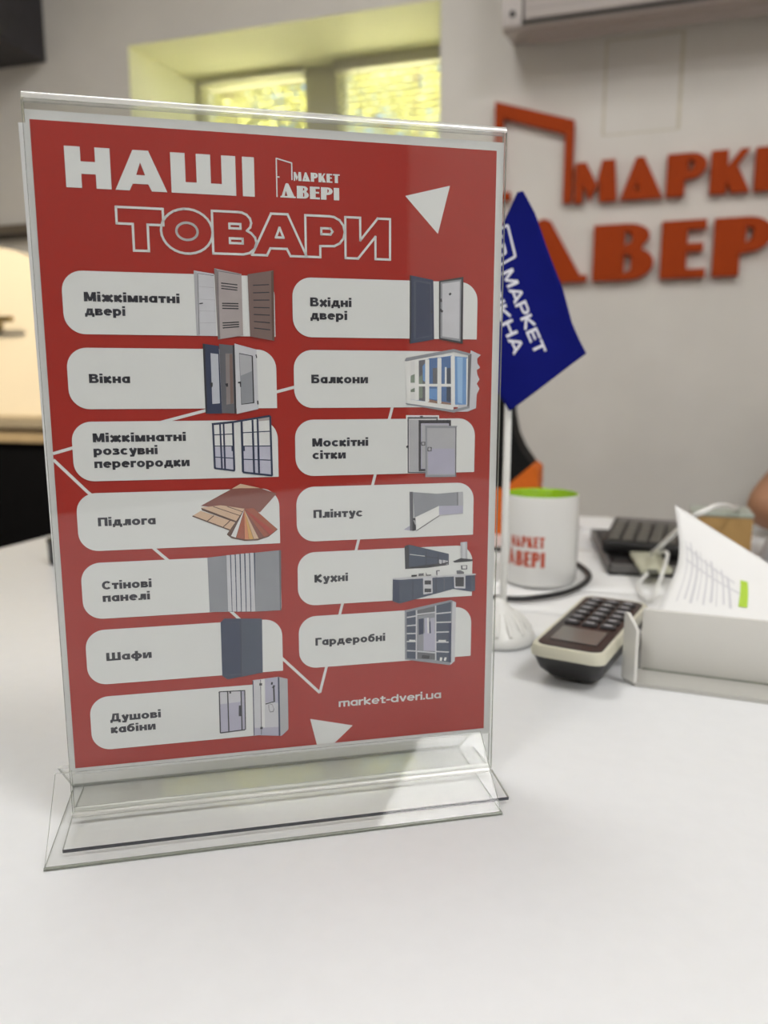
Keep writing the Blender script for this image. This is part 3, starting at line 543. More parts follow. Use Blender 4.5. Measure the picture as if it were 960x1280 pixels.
# outside: ground and trees
m_bounce_lawn = leaf_mat('bounce_lawn', (0.76, 0.73, 0.44), 0.0, 0.3, 2.0)  # unseen ground, kept bright to bounce light up onto the window soffit
mb = MB()
mb.box((-14, WC + WD + 0.01, -0.5), (10, 22, -0.3), m_bounce_lawn)
ROOM(mb.build('ground_outside', kind='structure'))
m_leaf = leaf_mat('leaves', (0.56, 0.54, 0.20), 0.5, 0.12)
m_bark = mat('bark', (0.20, 0.15, 0.10), 0.9, 0.1, noise=0.4, nscale=15, bump=0.5)
def tree(s, c, h, r, n, label, seed):
    rnd = random.Random(seed)
    t = empty('leafy_tree', WS(s, c, -0.3), rnd.random() * 6, label, 'tree', 'trees outside the window')
    mb = MB()
    mb.tube([(0, 0, 0), (0.05, 0.02, h * 0.3), (-0.03, 0.05, h * 0.62), (0, 0, h * 0.9)], [0.13, 0.1, 0.07, 0.02], m_bark, 9)
    for k in range(7):
        a = k * 2.4
        z = h * (0.35 + 0.07 * k)
        mb.tube([(0, 0, z), (math.cos(a) * r * 0.4, math.sin(a) * r * 0.4, z + 0.4), (math.cos(a) * r * 0.75, math.sin(a) * r * 0.75, z + 0.6)], [0.05, 0.03, 0.01], m_bark, 6)
    mb.build('trunk', t)
    mb = MB()
    blobs = [(Vector((rnd.gauss(0, r * 0.45), rnd.gauss(0, r * 0.45), h * rnd.uniform(0.32, 0.97))), rnd.uniform(0.35, 0.6) * r) for _ in range(16)]
    for k in range(n):
        bc, br = rnd.choice(blobs)
        d = Vector((rnd.gauss(0, 1), rnd.gauss(0, 1), rnd.gauss(0, 1))).normalized() * br * (rnd.random() ** 0.4)
        p = bc + d
        M = Matrix.Translation(p) @ Matrix.Rotation(rnd.random() * 6.28, 4, 'Z') @ Matrix.Rotation(rnd.gauss(0.5, 0.5), 4, 'X')
        q = rnd.uniform(0.035, 0.062)
        mb.add([(0, -q, 0), (q * 0.45, -q * 0.2, q * 0.08), (q * 0.3, q * 0.5, 0), (0, q, -q * 0.15), (-q * 0.3, q * 0.5, 0), (-q * 0.45, -q * 0.2, q * 0.08)],
               [(0, 1, 2, 3, 4, 5)], m_leaf, False, M)
    mb.build('crown', t)
tree(-2.9, 5.6, 5.0, 1.25, 12000, 'yellow-green leafy tree close outside the window', 3)
tree(-2.7, 10.2, 7.6, 1.5, 12000, 'yellow-green leafy tree farther back behind the nearer tree', 11)

# ceiling lamps
m_diff = mat('lamp_diffuser', (0.9, 0.9, 0.9), 0.4)
m_diff.node_tree.nodes['Principled BSDF'].inputs['Emission Color'].default_value = (1, 0.96, 0.9, 1)
m_diff.node_tree.nodes['Principled BSDF'].inputs['Emission Strength'].default_value = 1.5
for (s, c, p, colr), where in zip(LAMPS, ('nearest the window', 'nearest the air conditioner', 'behind the camera on the left', 'behind the camera on the right')):
    t = empty('ceiling_lamp', WS(s, c, CEILING), YAW, 'square white ceiling panel lamp ' + where, 'lamp', 'ceiling panel lamps')
    frame_bars('lamp_frame', -0.3, 0.3, -0.3, 0.3, 0.02, -0.03, 0.0, t, m_plastic_white).rotation_euler = (PI / 2, 0, 0)
    mb = MB()
    mb.box((-0.285, -0.285, -0.016), (0.285, 0.285, -0.008), m_diff)
    mb.build('diffuser', t)

# an unseen warm spot, added to brighten the arched panel on the left
t = empty('added_spot', WS(-1.72, 0.0, CEILING), YAW, 'small round spot on the ceiling, added out of view to brighten the arched cream panel', 'lamp')
mb = MB()
mb.lathe([(0.0, -0.012), (0.034, -0.012), (0.036, -0.016), (0.046, -0.014), (0.048, 0.0), (0.0, 0.0)], m_plastic_white, seg=32)
mb.build('spot_ring', t)
mb = MB()
mb.lathe([(0.0, -0.0135), (0.032, -0.0135)], m_diff, seg=32)
mb.build('spot_lens', t)
sd = bpy.data.lights.new('spot_light', 'SPOT')
sd.energy = 260
sd.color = (1.0, 0.88, 0.70)
sd.spot_size = R(25)
sd.spot_blend = 0.6
sd.shadow_soft_size = 0.03
so_ = bpy.data.objects.new('spot_light', sd)
COL.objects.link(so_)
so_.location = WS(-1.72, 0.0, CEILING - 0.03)
so_.rotation_euler = (WS(-1.72, 1.85, 1.12) - so_.location).to_track_quat('-Z', 'Y').to_euler()

# ------------------------------------------------------------------ wall things
# shop sign: raised orange letters and a door outline
m_orange = mat('sign_orange', (0.44, 0.058, 0.007), 0.6, 0.12, noise=0.03, nscale=15)
SX, SZ = -0.36, 1.284
sign = empty('shop_sign', WS(SX, WC, SZ), YAW, 'orange raised shop lettering and door outline on the white wall', 'sign')
def wl(pts): return [(a - SX, b - SZ) for a, b in pts]
def relief(name, contour, holes, parent, d=0.02, gap=0.006):
    mb = MB()
    mb.prism(contour, lambda u, v, w: Vector((u, -gap - w, v)), d, m_orange, holes=holes)
    return mb.build(name, parent, recalc=True)
relief('door_outline', wl([(-0.354, 1.300), (-0.354, 1.760), (-0.145, 1.694), (-0.145, 1.491), (-0.168, 1.491), (-0.168, 1.664), (-0.331, 1.717), (-0.331, 1.528),
                           (-0.308, 1.528), (-0.308, 1.508), (-0.331, 1.508), (-0.331, 1.300)]), [], sign)
for ch, x, wdt in (('М', -0.138, 0.108), ('А', -0.022, 0.105), ('Р', 0.090, 0.095), ('К', 0.194, 0.093), ('Е', 0.296, 0.078), ('Т', 0.384, 0.094)):
    oc, hs, w0 = SHOP[ch]
    f = lambda pts: [(p[0] / w0 * wdt + x - SX, p[1] * 0.102 + 1.488 - SZ) for p in pts]
    relief('letter', f(oc), [f(q) for q in hs], sign)
for ch, x, wdt in (('Д', -0.312, 0.214), ('В', -0.084, 0.154), ('Е', 0.086, 0.110), ('Р', 0.212, 0.136), ('І', 0.364, 0.062)):
    oc, hs, w0 = SHOP[ch]
    f = lambda pts: [(p[0] / w0 * wdt + x - SX, p[1] * 0.142 + 1.286 - SZ) for p in pts]
    relief('letter', f(oc), [f(q) for q in hs], sign)

# faint mark of a taken-down notice
m_tape = mat('old_tape', (0.72, 0.67, 0.54), 0.6, 0.3, noise=0.1, nscale=30)
mb = MB()
for a, b in (((-0.076, 1.883), (0.118, 1.887)), ((-0.07, 1.655), (0.11, 1.658)), ((-0.076, 1.655), (-0.070, 1.887)), ((0.108, 1.655), (0.116, 1.887))):
    mb.box((a[0], WC - 0.0006, a[1]), (b[0], WC - 0.0001, b[1]), m_tape)
tag(ROOM(mb.build('tape_residue')), 'faint yellowish rectangle of old tape left on the wall under the air conditioner', 'tape mark')

# air conditioner
m_ac = mat('air_conditioner_plastic', (0.50, 0.45, 0.42), 0.35, 0.5, noise=0.02, nscale=12)
m_ac_dark = mat('air_conditioner_gap', (0.03, 0.028, 0.026), 0.6)
ac = empty('air_conditioner', WS(-0.314, WC, 1.838), YAW, 'pale wall-mounted air conditioner at the top right of the wall', 'air conditioner')
prof = [(0, 0.064), (-0.06, 0.052), (-0.12, 0.038), (-0.155, 0.028), (-0.175, 0.0235), (-0.188, 0.023), (-0.195, 0.029), (-0.197, 0.05), (-0.198, 0.16), (-0.193, 0.25), (-0.172, 0.285), (0, 0.29)]
mb = MB()
mb.prism(prof, lambda u, v, w: Vector((w, u, v)), 0.84, m_ac)
body = mb.build('housing', ac, recalc=True)
mb = MB()
mb.box((0.053, -0.204, 0.036), (0.82, -0.186, 0.262), m_ac, bev=0.003)
mb.build('front_panel', ac)
mb = MB()
mb.box((0.048, -0.1985, 0.029), (0.822, -0.17, 0.0355), m_ac_dark)
mb.box((0.0485, -0.1995, 0.029), (0.0525, -0.17, 0.262), m_ac_dark)
mb.build('panel_gap', ac)
mb = MB()
mb.box((0.05, -0.03, -0.003), (0.79, 0.03, 0.001), m_ac, Matrix.Translation((0, -0.10, 0.0425)) @ Matrix.Rotation(R(-14.5), 4, 'X'))
mb.build('louver', ac)
mb = MB()
mb.box((0.018, -0.200, 0.048), (0.032, -0.185, 0.062), m_ac_dark, bev=0.003)
mb.build('receiver_window', ac, label='small dark receiver window')
m_grill = mat('air_conditioner_lines', (0.34, 0.305, 0.28), 0.5)
mb = MB()
for k in range(9):
    mb.box((0.05, -0.2046, 0.058 + k * 0.02), (0.815, -0.2035, 0.0595 + k * 0.02), m_grill)
mb.build('panel_ribs', ac)

# dark cabinet high on the left, cable trunking
m_dark = mat('dark_grey_board', (0.045, 0.042, 0.048), 0.5, 0.4, noise=0.1, nscale=20)
cab = empty('wall_cabinet', WS(-2.25, WC, 2.03), YAW, 'dark grey wall cabinet at the top left corner', 'cabinet')
mb = MB()
mb.box((-0.45, -0.30, 0.0), (0.45, 0.0, 0.5), m_dark, bev=0.004)
mb.build('body', cab)
for x0, x1 in ((-0.448, -0.002), (0.002, 0.448)):
    mb = MB()
    mb.box((x0, -0.32, 0.004), (x1, -0.302, 0.496), m_dark, bev=0.003)
    d = mb.build('door', cab)
    mb = MB()
    hx = x1 - 0.03 if x0 < 0 and x0 < -0.1 else x0 + 0.03
    mb.tube([(hx, -0.335, 0.1), (hx, -0.335, 0.22)], 0.005, m_dark, 8)
    mb.tube([(hx, -0.32, 0.11), (hx, -0.335, 0.11)], 0.004, m_dark, 8)
    mb.tube([(hx, -0.32, 0.21), (hx, -0.335, 0.21)], 0.004, m_dark, 8)
    mb.build('handle', d)
m_trunk = mat('brown_trunking', (0.20, 0.16, 0.115), 0.5, 0.4, noise=0.1, nscale=12)
m_trunk_dark = mat('brown_trunking_lip', (0.05, 0.04, 0.03), 0.5)
tr = empty('wall_rail', WS(-2.72, WC, 1.497), YAW, 'brown horizontal rail along the wall at the far left', 'rail')
mb = MB()
mb.box((0, -0.03, 0.012), (1.15, 0, 0.043), m_trunk, bev=0.003)
mb.build('rail_body', tr)
mb = MB()
mb.box((0, -0.036, 0.0), (1.15, 0, 0.0115), m_trunk_dark, bev=0.002)
mb.build('lower_lip', tr)

# black counter with a metal trim and an arched cream panel on it
m_black = mat('black_gloss', (0.0025, 0.0025, 0.003), 0.65, 0.06, noise=0.1, nscale=20)
m_cream = mat('cream_lacquer', (0.82, 0.71, 0.52), 0.4, 0.4, noise=0.02, nscale=5)
m_trim = mat('brushed_gold_trim', (0.60, 0.50, 0.34), 0.3, 0.5, metal=0.7, noise=0.12, nscale=30, stretch=(1, 1, 18))
m_tanb = mat('tan_edge_band', (0.42, 0.31, 0.17), 0.5, 0.4, noise=0.08, nscale=14)
m_brass = mat('dark_brass', (0.28, 0.19, 0.06), 0.3, 0.5, metal=0.9, noise=0.05, nscale=40)
ct = empty('black_counter', WS(-1.75, 1.84, 0), YAW, 'black counter with a gold metal trim beyond the left end of the desk', 'counter')
mb = MB()
mb.box((-0.6, 0.0, 0.0), (0.55, 0.33, 0.845), m_black, bev=0.004)
mb.build('carcass', ct)
mb = MB()
mb.box((-0.6, -0.022, 0.845), (0.55, 0.33, 0.884), m_tanb, bev=0.004)
mb.build('edge_band', ct)
mb = MB()
mb.prism([(-0.034, 0.885), (-0.04, 0.892), (-0.04, 0.918), (-0.03, 0.925), (0.33, 0.925), (0.33, 0.885)], lambda u, v, w: Vector((w - 0.6, u, v)), 1.15, m_trim)
mb.build('metal_trim', ct, recalc=True)
pn = empty('arched_panel', WS(-1.772, 1.80 + 0.05, 0.925), YAW, 'cream arched panel with a brass handle standing on the black counter', 'panel')
oc = [(0.38, 0.0)] + [(0.38 * math.cos(R(a)), 0.10 + 0.38 * math.sin(R(a))) for a in range(0, 181, 6)] + [(-0.38, 0.0)]
mb = MB()
mb.prism(oc, lambda u, v, w: Vector((u, w, v)), 0.035, m_cream)
mb.build('panel', pn, recalc=True)
hd = MB()
hd.tube([(0.0, -0.045, 0.272), (0.118, -0.045, 0.272)], 0.0085, m_brass, 12)
hd.tube([(0.02, -0.045, 0.272), (0.02, 0.0, 0.272)], 0.009, m_brass, 12)
hd.lathe([(0.0, 0.0), (0.026, 0.0), (0.026, 0.008), (0.0, 0.008)], m_brass, (0, 0, 0), 24, Matrix.Translation((0.02, -0.0005, 0.258)) @ Matrix.Rotation(PI / 2, 4, 'X'))
hd.build('handle', pn)

# ------------------------------------------------------------------ the desk
m_desk = mat('white_laminate', (0.75, 0.76, 0.77), 0.32, 0.4, noise=0.012, nscale=90)
dk = empty('desk', WS(0.0, 0.3, 0), YAW, 'large white laminate desk filling the foreground', 'desk')
mb = MB()
mb.box((-0.762, -0.95, DESK - 0.036), (0.95, 0.95, DESK), m_desk, bev=0.002)
mb.build('desktop', dk)
for x in (-0.72, 0.87):
    mb = MB()
    mb.box((x, -0.90, 0.0), (x + 0.03, 0.90, DESK - 0.036), m_desk, bev=0.002)
    mb.build('side_panel', dk)
mb = MB()
mb.box((-0.69, 0.20, 0.25), (0.87, 0.22, DESK - 0.036), m_desk, bev=0.002)
mb.build('modesty_panel', dk)

# ------------------------------------------------------------------ acrylic menu holder (millimetres along the sheet u, behind it n, up it v)
SO = Vector((-0.14689, 0.33698, DESK + 0.0283))
SYAW = 0.21259
MM = 0.001
UNV = lambda u, n, v: Vector((u * MM, n * MM, v * MM))
m_acr = clear_mat('clear_acrylic', (0.985, 0.99, 0.985), 1.5, 0.015)
m_acr_b = clear_mat('clear_acrylic_base', (0.999, 0.999, 0.996), 1.2, 0.03, 0.003, (0.75, 0.75, 0.7))
m_edge = clear_mat('acrylic_cut_edge', (0.60, 0.63, 0.58), 1.5, 0.1, 0.45, (0.42, 0.44, 0.38))
m_edge_dark = mat('acrylic_dark_edge', (0.055, 0.06, 0.07), 0.25, 0.5)
m_bend = clear_mat('acrylic_bend_highlight', (0.95, 0.95, 0.93), 2.2, 0.2, 0.4, (0.9, 0.9, 0.87))  # whitish body paints in the bright highlight along folds and bends
holder = empty('menu_holder', SO, SYAW, 'clear acrylic table-top menu holder with triangular base in the foreground', 'menu holder')

def slab(mb, a, b, u0, u1, t, m, m_end, m_a=None, m_b=None):
    """plate between profile points a and b (n, v), thickness t to the left of a-b, from u0 to u1"""
    dn, dv = b[0] - a[0], b[1] - a[1]
    l = math.hypot(dn, dv)
    nn, nv = -dv / l * t, dn / l * t
    q = [a, b, (b[0] + nn, b[1] + nv), (a[0] + nn, a[1] + nv)]
    P = [UNV(u0, *k) for k in q] + [UNV(u1, *k) for k in q]
    mb.add(P, [(0, 1, 5, 4), (2, 3, 7, 6)], m)
    mb.add(P, [(0, 3, 2, 1), (4, 5, 6, 7)], m_end)
    mb.add(P, [(1, 2, 6, 5)], m_b or m_end)
    mb.add(P, [(3, 0, 4, 7)], m_a or m_end)

PU0, PU1 = -2.2, 208.4
mb = MB()
slab(mb, (-2.8, -23.5), (-2.8, 296.0), PU0, PU1, -1.8, m_acr, m_edge, m_acr, m_acr)
mb.build('front_sheet', holder)
mb = MB()
slab(mb, (1.2, -23.5), (1.2, 296.0), PU0, PU1, -1.8, m_acr, m_edge, m_acr, m_acr)
mb.build('back_sheet', holder)
mb = MB()                                           # the fold over the top
pr = [(-2.8 + 2.9 - 2.9 * math.cos(R(a)), 296.0 + 3.2 * math.sin(R(a))) for a in range(0, 181, 15)]
pi_ = [(0.1 - 1.1 * math.cos(R(a)), 296.0 + 1.2 * math.sin(R(a))) for a in range(0, 181, 15)]
for ring_, mm_ in ((pr, m_bend), (pi_, m_acr)):
    n_ = len(ring_)
    mb.add([UNV(PU0, *p) for p in ring_] + [UNV(PU1, *p) for p in ring_], [(i, i + 1, i + 1 + n_, i + n_) for i in range(n_ - 1)], mm_, True)
for uu in (PU0, PU1):
    n_ = len(pr)
    mb.add([UNV(uu, *p) for p in pr] + [UNV(uu, *p) for p in pi_], [(i, i + 1, i + 1 + n_, i + n_) for i in range(n_ - 1)], m_bend)
mb.build('top_fold', holder)
for sgn, nm in ((-1, 'front_foot'), (1, 'back_foot')):
    mb = MB()
    c = -1.9 if sgn < 0 else 2.1
    slab(mb, (c + sgn * 0.9, -23.6), (c + sgn * 26.0, -25.9), PU0, PU1, -1.8 * sgn * -1, m_acr_b, m_edge, m_acr_b, m_edge_dark if sgn < 0 else m_acr_b)
    mb.build(nm, holder)
for sgn in (-1, 1):                                 # the heat-bent line above each foot, with its highlight painted on
    mb = MB()
    c = -1.9 if sgn < 0 else 2.1
    mb.tube([UNV(PU0, c + sgn * 0.6, -22.6), UNV(PU1, c + sgn * 0.6, -22.6)], 0.0013, m_bend, 8)
    mb.build('bend_line', holder)
BU0, BU1 = -8.4, 201.8
mb = MB()
slab(mb, (-36.0, -28.25), (36.0, -28.25), BU0, BU1, 1.2, m_acr_b, m_edge)
mb.build('base_plate', holder)
for sgn, nm in ((-1, 'front_slope'), (1, 'back_slope')):
    mb = MB()
    top = (-3.4, 0.2) if sgn < 0 else (3.6, 0.2)
    slab(mb, (sgn * 36.2, -27.8), top, BU0, BU1, 1.4 if sgn > 0 else -1.4, m_acr_b, m_edge, m_edge, m_bend)
    mb.build(nm, holder)
for sgn in (-1, 1):
    mb = MB()
    mb.tube([UNV(BU0, sgn * 36.0, -27.4), UNV(BU1, sgn * 36.0, -27.4)], 0.0008, m_edge, 8)
    mb.build('base_fold', holder)

# ------------------------------------------------------------------ the printed poster inside it
m_paper = mat('poster_paper', (0.62, 0.625, 0.62), 0.5, 0.3, noise=0.01, nscale=50)
m_red = mat('poster_red', (0.355, 0.018, 0.011), 0.5, 0.3, noise=0.02, nscale=30)
m_white = mat('poster_white', (0.70, 0.71, 0.705), 0.5, 0.3, noise=0.01, nscale=60)
m_ink = mat('poster_ink', (0.035, 0.037, 0.05), 0.5, 0.3, noise=0.05, nscale=60)
INK = {k: mat('print_' + k, c, 0.5, 0.3, noise=0.04, nscale=120) for k, c in dict(
    white=(0.76, 0.76, 0.75), pale=(0.70, 0.70, 0.70), lgrey=(0.56, 0.56, 0.60), grey=(0.42, 0.42, 0.45), mgrey=(0.27, 0.28, 0.31), dgrey=(0.13, 0.13, 0.15),
    black=(0.035, 0.036, 0.045), navy=(0.035, 0.047, 0.095), slate=(0.065, 0.082, 0.125), taupe=(0.40, 0.35, 0.35), mtaupe=(0.24, 0.21, 0.21), brown=(0.19, 0.13, 0.12), dbrown=(0.13, 0.075, 0.06),
    brownl=(0.30, 0.19, 0.15), glass=(0.48, 0.50, 0.56), glassl=(0.50, 0.50, 0.60), lilac=(0.42, 0.41, 0.52), tan=(0.62, 0.43, 0.30), dwood=(0.24, 0.09, 0.075), rwood=(0.36, 0.10, 0.06),
    red2=(0.42, 0.06, 0.04), orange=(0.62, 0.25, 0.13), gold=(0.62, 0.36, 0.12), leaf=(0.20, 0.25, 0.20), blue=(0.15, 0.30, 0.58), dblue=(0.09, 0.17, 0.36), sky=(0.30, 0.48, 0.72)).items()}
poster = empty('poster', SO, SYAW, 'red printed product poster with white rounded panels held in the clear holder', 'poster')
def PL(layer):
    off = -0.02 - 0.11 * layer
    return lambda u, v, w: UNV(u, off, v)
def flat(mb, polys, layer, m):
    for q in polys:
        mb.prism(q, PL(layer), 0, m)
mb = MB()
PX0, PX1, PY0, PY1 = -1.7, 208.0, -3.2, 292.4
mb.box((PX0 * MM, 0.0, PY0 * MM), (PX1 * MM, 0.00018, PY1 * MM), m_paper)
flat(mb, [rect(0, 0, 204.5, 288.6)], 0, m_red)
mb.build('sheet', poster)
# thin zigzag line behind the panels
mb = MB()
ZIG = [[(-0.0, 149.9), (48, 163.6), (107.5, 179)], [(-0.0, 147.2), (13.2, 132.6), (44, 102), (75.6, 72), (117.3, 27.6), (155, 172)]]
for l in ZIG:
    for a, b in zip(l, l[1:]):
        flat(mb, [stroke(a, b, 1.35)], 1, m_white)
mb.build('zigzag_line', poster)
for tri in ([(160.3, 266.3), (181.8, 271.9), (176.2, 250.1)], [(112.2, 14.2), (133.9, 8.6), (124.6, 0.1), (115.4, 0.1)]):
    mb = MB()
    flat(mb, [tri], 1, m_white)
    mb.build('triangle', poster)
# heading, first line: solid letters
def scaled(cs, x, y, sx, sy): return [(x + p[0] * sx, y + p[1] * sy) for p in cs]
H1 = 16.5
mb = MB()
Hc = [(0, 0), (0, 1), (.345, 1), (.345, .645), (.665, .645), (.665, 1), (1, 1), (1, 0), (.665, 0), (.665, .345), (.345, .345), (.345, 0)]
Ac = [(0, 0), (.36, 1), (.66, 1), (1, 0), (.70, 0), (.635, .17), (.335, .17), (.27, 0)]
Ah = [(.41, .39), (.58, .39), (.495, .70)]
Sc = [(0, 0), (0, 1), (.22, 1), (.22, .28), (.39, .28), (.39, 1), (.61, 1), (.61, .28), (.78, .28), (.78, 1), (1, 1), (1, 0)]
Ic = [(0, 0), (0, 1), (1, 1), (1, 0)]
for c, hs, x, w_ in ((Hc, [], 12.8, 18.2), (Ac, [Ah], 32.6, 21.4), (Sc, [], 55.8, 27.6), (Ic, [], 86.3, 5.2)):
    mb.prism(scaled(c, x, 262.5, w_, H1), PL(2), 0, m_white, holes=[scaled(q, x, 262.5, w_, H1) for q in hs])
mb.build('heading', poster)
# heading, second line: outlined letters
mb = MB()
def outline(loop, t=1.0):
    n = len(loop)
    for i in range(n):
        a, b = loop[i], loop[(i + 1) % n]
        dx, dy = b[0] - a[0], b[1] - a[1]
        l = math.hypot(dx, dy) or 1
        e = t * 0.42
        flat(mb, [stroke((a[0] - dx / l * e, a[1] - dy / l * e), (b[0] + dx / l * e, b[1] + dy / l * e), t)], 2, m_white)
T2 = [(0, 0.62), (0, 1), (1, 1), (1, 0.62), (.66, 0.62), (.66, 0), (.34, 0), (.34, 0.62)]
B2 = [(0, 0), (0, 1), (.58, 1)] + [(.60 + .28 * math.cos(R(a)), .755 + .245 * math.sin(R(a))) for a in (75, 50, 25, 0, -25, -50)] + [(.66 + .33 * math.cos(R(a)), .29 + .29 * math.sin(R(a))) for a in (50, 25, 0, -30, -60, -85)]
P2 = [(0, 0), (0, 1), (.6, 1)] + [(.62 + .36 * math.cos(R(a)), .635 + .365 * math.sin(R(a))) for a in (75, 50, 25, 0, -25, -50, -75)] + [(.36, .27), (.36, 0)]
I2 = [(0, 0), (0, 1), (.33, 1), (.33, .45), (.72, 1), (1, 1), (1, 0), (.67, 0), (.67, .55), (.28, 0)]
BY, BH = 237.7, 18.0
ell = lambda cx, cy, rx, ry: [(cx + rx * math.cos(R(a)), cy + ry * math.sin(R(a))) for a in range(0, 360, 12)]
for loop in (scaled(T2, 32.3, BY, 19.4, BH - .2), ell(61.6, 246.6, 11.0, 9.4), ell(61.6, 246.6, 4.5, 3.6), scaled(B2, 72.6, BY, 19.3, BH),
             [(80, 250.6), (84.8, 250.6), (84.8, 248.7), (80, 248.7)], [(80, 244.4), (85.6, 244.4), (85.6, 242.4), (80, 242.4)],
             scaled(Ac, 89.6, BY, 24.6, BH), [(100.4, 245.6), (103.8, 245.6), (102.1, 249.8)], scaled(P2, 113.8, BY, 18.4, BH),
             [(121, 250.4), (125.2, 250.4), (126.2, 249.1), (125.2, 247.8), (121, 247.8)], scaled(I2, 132.1, BY, 21.0, BH)):
    outline(loop)
mb.build('outlined_heading', poster)
# small shop emblem
mb = MB()
for a, b in (((101.3, 262.9), (101.3, 279.4)), ((101.3, 279.2), (108.1, 277.6)), ((108.1, 277.8), (108.1, 270.4)), ((101.3, 271.4), (102.6, 271.4))):
    flat(mb, [stroke(a, b, 0.55)], 2, m_white)
def shop_print(mb, word, x, y, width, hgt, place, m):
    ls, tot = shop_word(word, 0.09)
    k = width / tot
    for ch, o_, hs in ls:
        mb.prism([(x + p[0] * k, y + p[1] * hgt) for p in o_], place, 0, m, holes=[[(x + p[0] * k, y + p[1] * hgt) for p in q] for q in hs])
shop_print(mb, 'МАРКЕТ', 108.9, 270.2, 20.8, 3.8, PL(2), m_white)
shop_print(mb, 'ДВЕРІ', 102.8, 262.8, 26.6, 5.3, PL(2), m_white)
mb.build('emblem', poster)
# rounded panels, captions, pictures
def pill(x0, x1, y0, y1, r):
    p = [(x1, y0)]
    p += [(x1 - r + r * math.cos(R(a)), y1 - r + r * math.sin(R(a))) for a in range(0, 91, 10)]
    p += [(x0 + r + r * math.cos(R(a)), y1 - r + r * math.sin(R(a))) for a in range(90, 181, 10)]
    p += [(x0 + r + r * math.cos(R(a)), y0 + r + r * math.sin(R(a))) for a in range(180, 271, 10)]
    return p
LEFT = [('interior_doors', 215.2, [('Міжкімнатні', 40.1), ('двері', 16.8)]), ('windows', 182.7, [('Вікна', 17.3)]),
        ('sliding_partitions', 150.5, [('Міжкімнатні', 40.3), ('розсувні', 27.6), ('перегородки', 41.5)]), ('flooring', 118.4, [('Підлога', 25.2)]),
        ('wall_panels', 86.2, [('Стінові', 22.0), ('панелі', 21.0)]), ('wardrobe', 54.2, [('Шафи', 20.4)]), ('shower_cabins', 21.5, [('Душові', 23.2), ('кабіни', 20.5)])]
RIGHT = [('entrance_doors', 215.2, [('Вхідні', 19.3), ('двері', 17.2)]), ('balconies', 182.7, [('Балкони', 27.0)]), ('mosquito_screens', 150.5, [('Москітні', 27.0), ('сітки', 16.0)]),
         ('skirting', 118.6, [('Плінтус', 24.0)]), ('kitchen', 86.6, [('Кухні', 16.6)]), ('walk_in_closet', 54.4, [('Гардеробні', 35.4)])]
for x0, x1, tx, rows in ((8.3, 99.2, 17.1, LEFT), (107.3, 196.3, 115.4, RIGHT)):
    for key, vc, lines in rows:
        mb = MB()
        flat(mb, [pill(x0, x1, vc - 13.35, vc + 13.35, 8.6)], 3, m_white)
        mb.build('panel', poster)
        mb = MB()
        base = {1: [-1.9], 2: [0.6, -5.3], 3: [4.2, -1.6, -7.4]}[len(lines)]
        for (s, wd), dy in zip(lines, base):
            flat(mb, [[(tx + px, vc + dy + py) for px, py in q] for q in text_polys(s, 3.95, wd, 0.32, 0.23)], 4, m_ink)
        mb.build('caption', poster)
        mb = MB()
        for k, it in enumerate(PICTURES[key]):
            off = -0.02 - 0.11 * 4 - 0.006 * (k + 1)
            pf = lambda u, v, w, off=off: UNV(u, off, v)
            pts = it[1]
            if len(it) == 3:
                for a, b in zip(pts, pts[1:]):
                    mb.prism(stroke(a, b, it[2]), pf, 0, INK[it[0]])
            else:
                mb.prism(pts, pf, 0, INK[it[0]])
        mb.build('product_picture', poster)
mb = MB()
flat(mb, [[(126.8 + px, 19.2 + py) for px, py in q] for q in text_polys('market-dveri.ua', 4.1, 53.8, 0.21, 0.17)], 2, m_white)
mb.build('web_address', poster)
# a second sheet behind it, peeping out on the left
mb = MB()
mb.prism([(-2.6, -1.0), (206.0, -2.0), (204.6, 286.2), (-4.5, 287.2)], lambda u, v, w: Vector((u * MM, 0.00045 + w, v * MM)), 0.00018, m_paper)
bk = mb.build('backing_sheet')
bk.location = SO
bk.rotation_euler = (0, 0, SYAW)
tag(bk, 'plain back sheet behind the red poster, peeping out along its left edge', 'paper')

# ------------------------------------------------------------------ things on the desk
m_sheet = mat('office_paper', (0.80, 0.80, 0.79), 0.6, 0.3, noise=0.01, nscale=30)
m_cord = mat('black_rubber', (0.012, 0.012, 0.013), 0.45, 0.4, noise=0.1, nscale=50)
m_bplast = mat('black_plastic', (0.016, 0.015, 0.015), 0.42, 0.45, noise=0.08, nscale=60)
m_gplast = mat('grey_plastic', (0.13, 0.125, 0.12), 0.45, 0.45, noise=0.06, nscale=40)
m_cream_pl = mat('ivory_plastic', (0.62, 0.60, 0.48), 0.35, 0.5, noise=0.02, nscale=50)
m_wplast = mat('white_plastic', (0.80, 0.80, 0.77), 0.35, 0.5, noise=0.015, nscale=50)

# loose white sheets under the mug and the handset
SHEETS = [((0.205, 0.700), -17.0, 'lowest white sheet with its front edge towards the menu holder'), ((0.225, 0.760), -19.0, 'white sheet in the middle of the loose pile under the mug'),
          ((0.20, 0.855), -13.0, 'topmost white sheet of the loose pile, farthest from the menu holder')]
for k, ((x, y), a, lab) in enumerate(SHEETS):
    mb = MB()
    hw, hd = (0.1485, 0.105)
    mb.grid(lambda s, t, k=k: Vector(((s - 0.5) * 2 * hw, (t - 0.5) * 2 * hd, 0.0004 * math.sin(s * 5 + k) ** 2)), 12, 8, m_sheet)
    o = mb.build('paper_sheet')
    so = o.modifiers.new('thickness', 'SOLIDIFY')
    so.thickness = 0.0003
    so.offset = -1
    o.location = (x, y, DESK + 0.0006 + 0.0009 * k)
    o.rotation_euler = (0, 0, R(a))
    tag(o, lab, 'paper', 'loose sheets on the desk')
PZ = DESK + 0.0036                                      # on top of the sheets

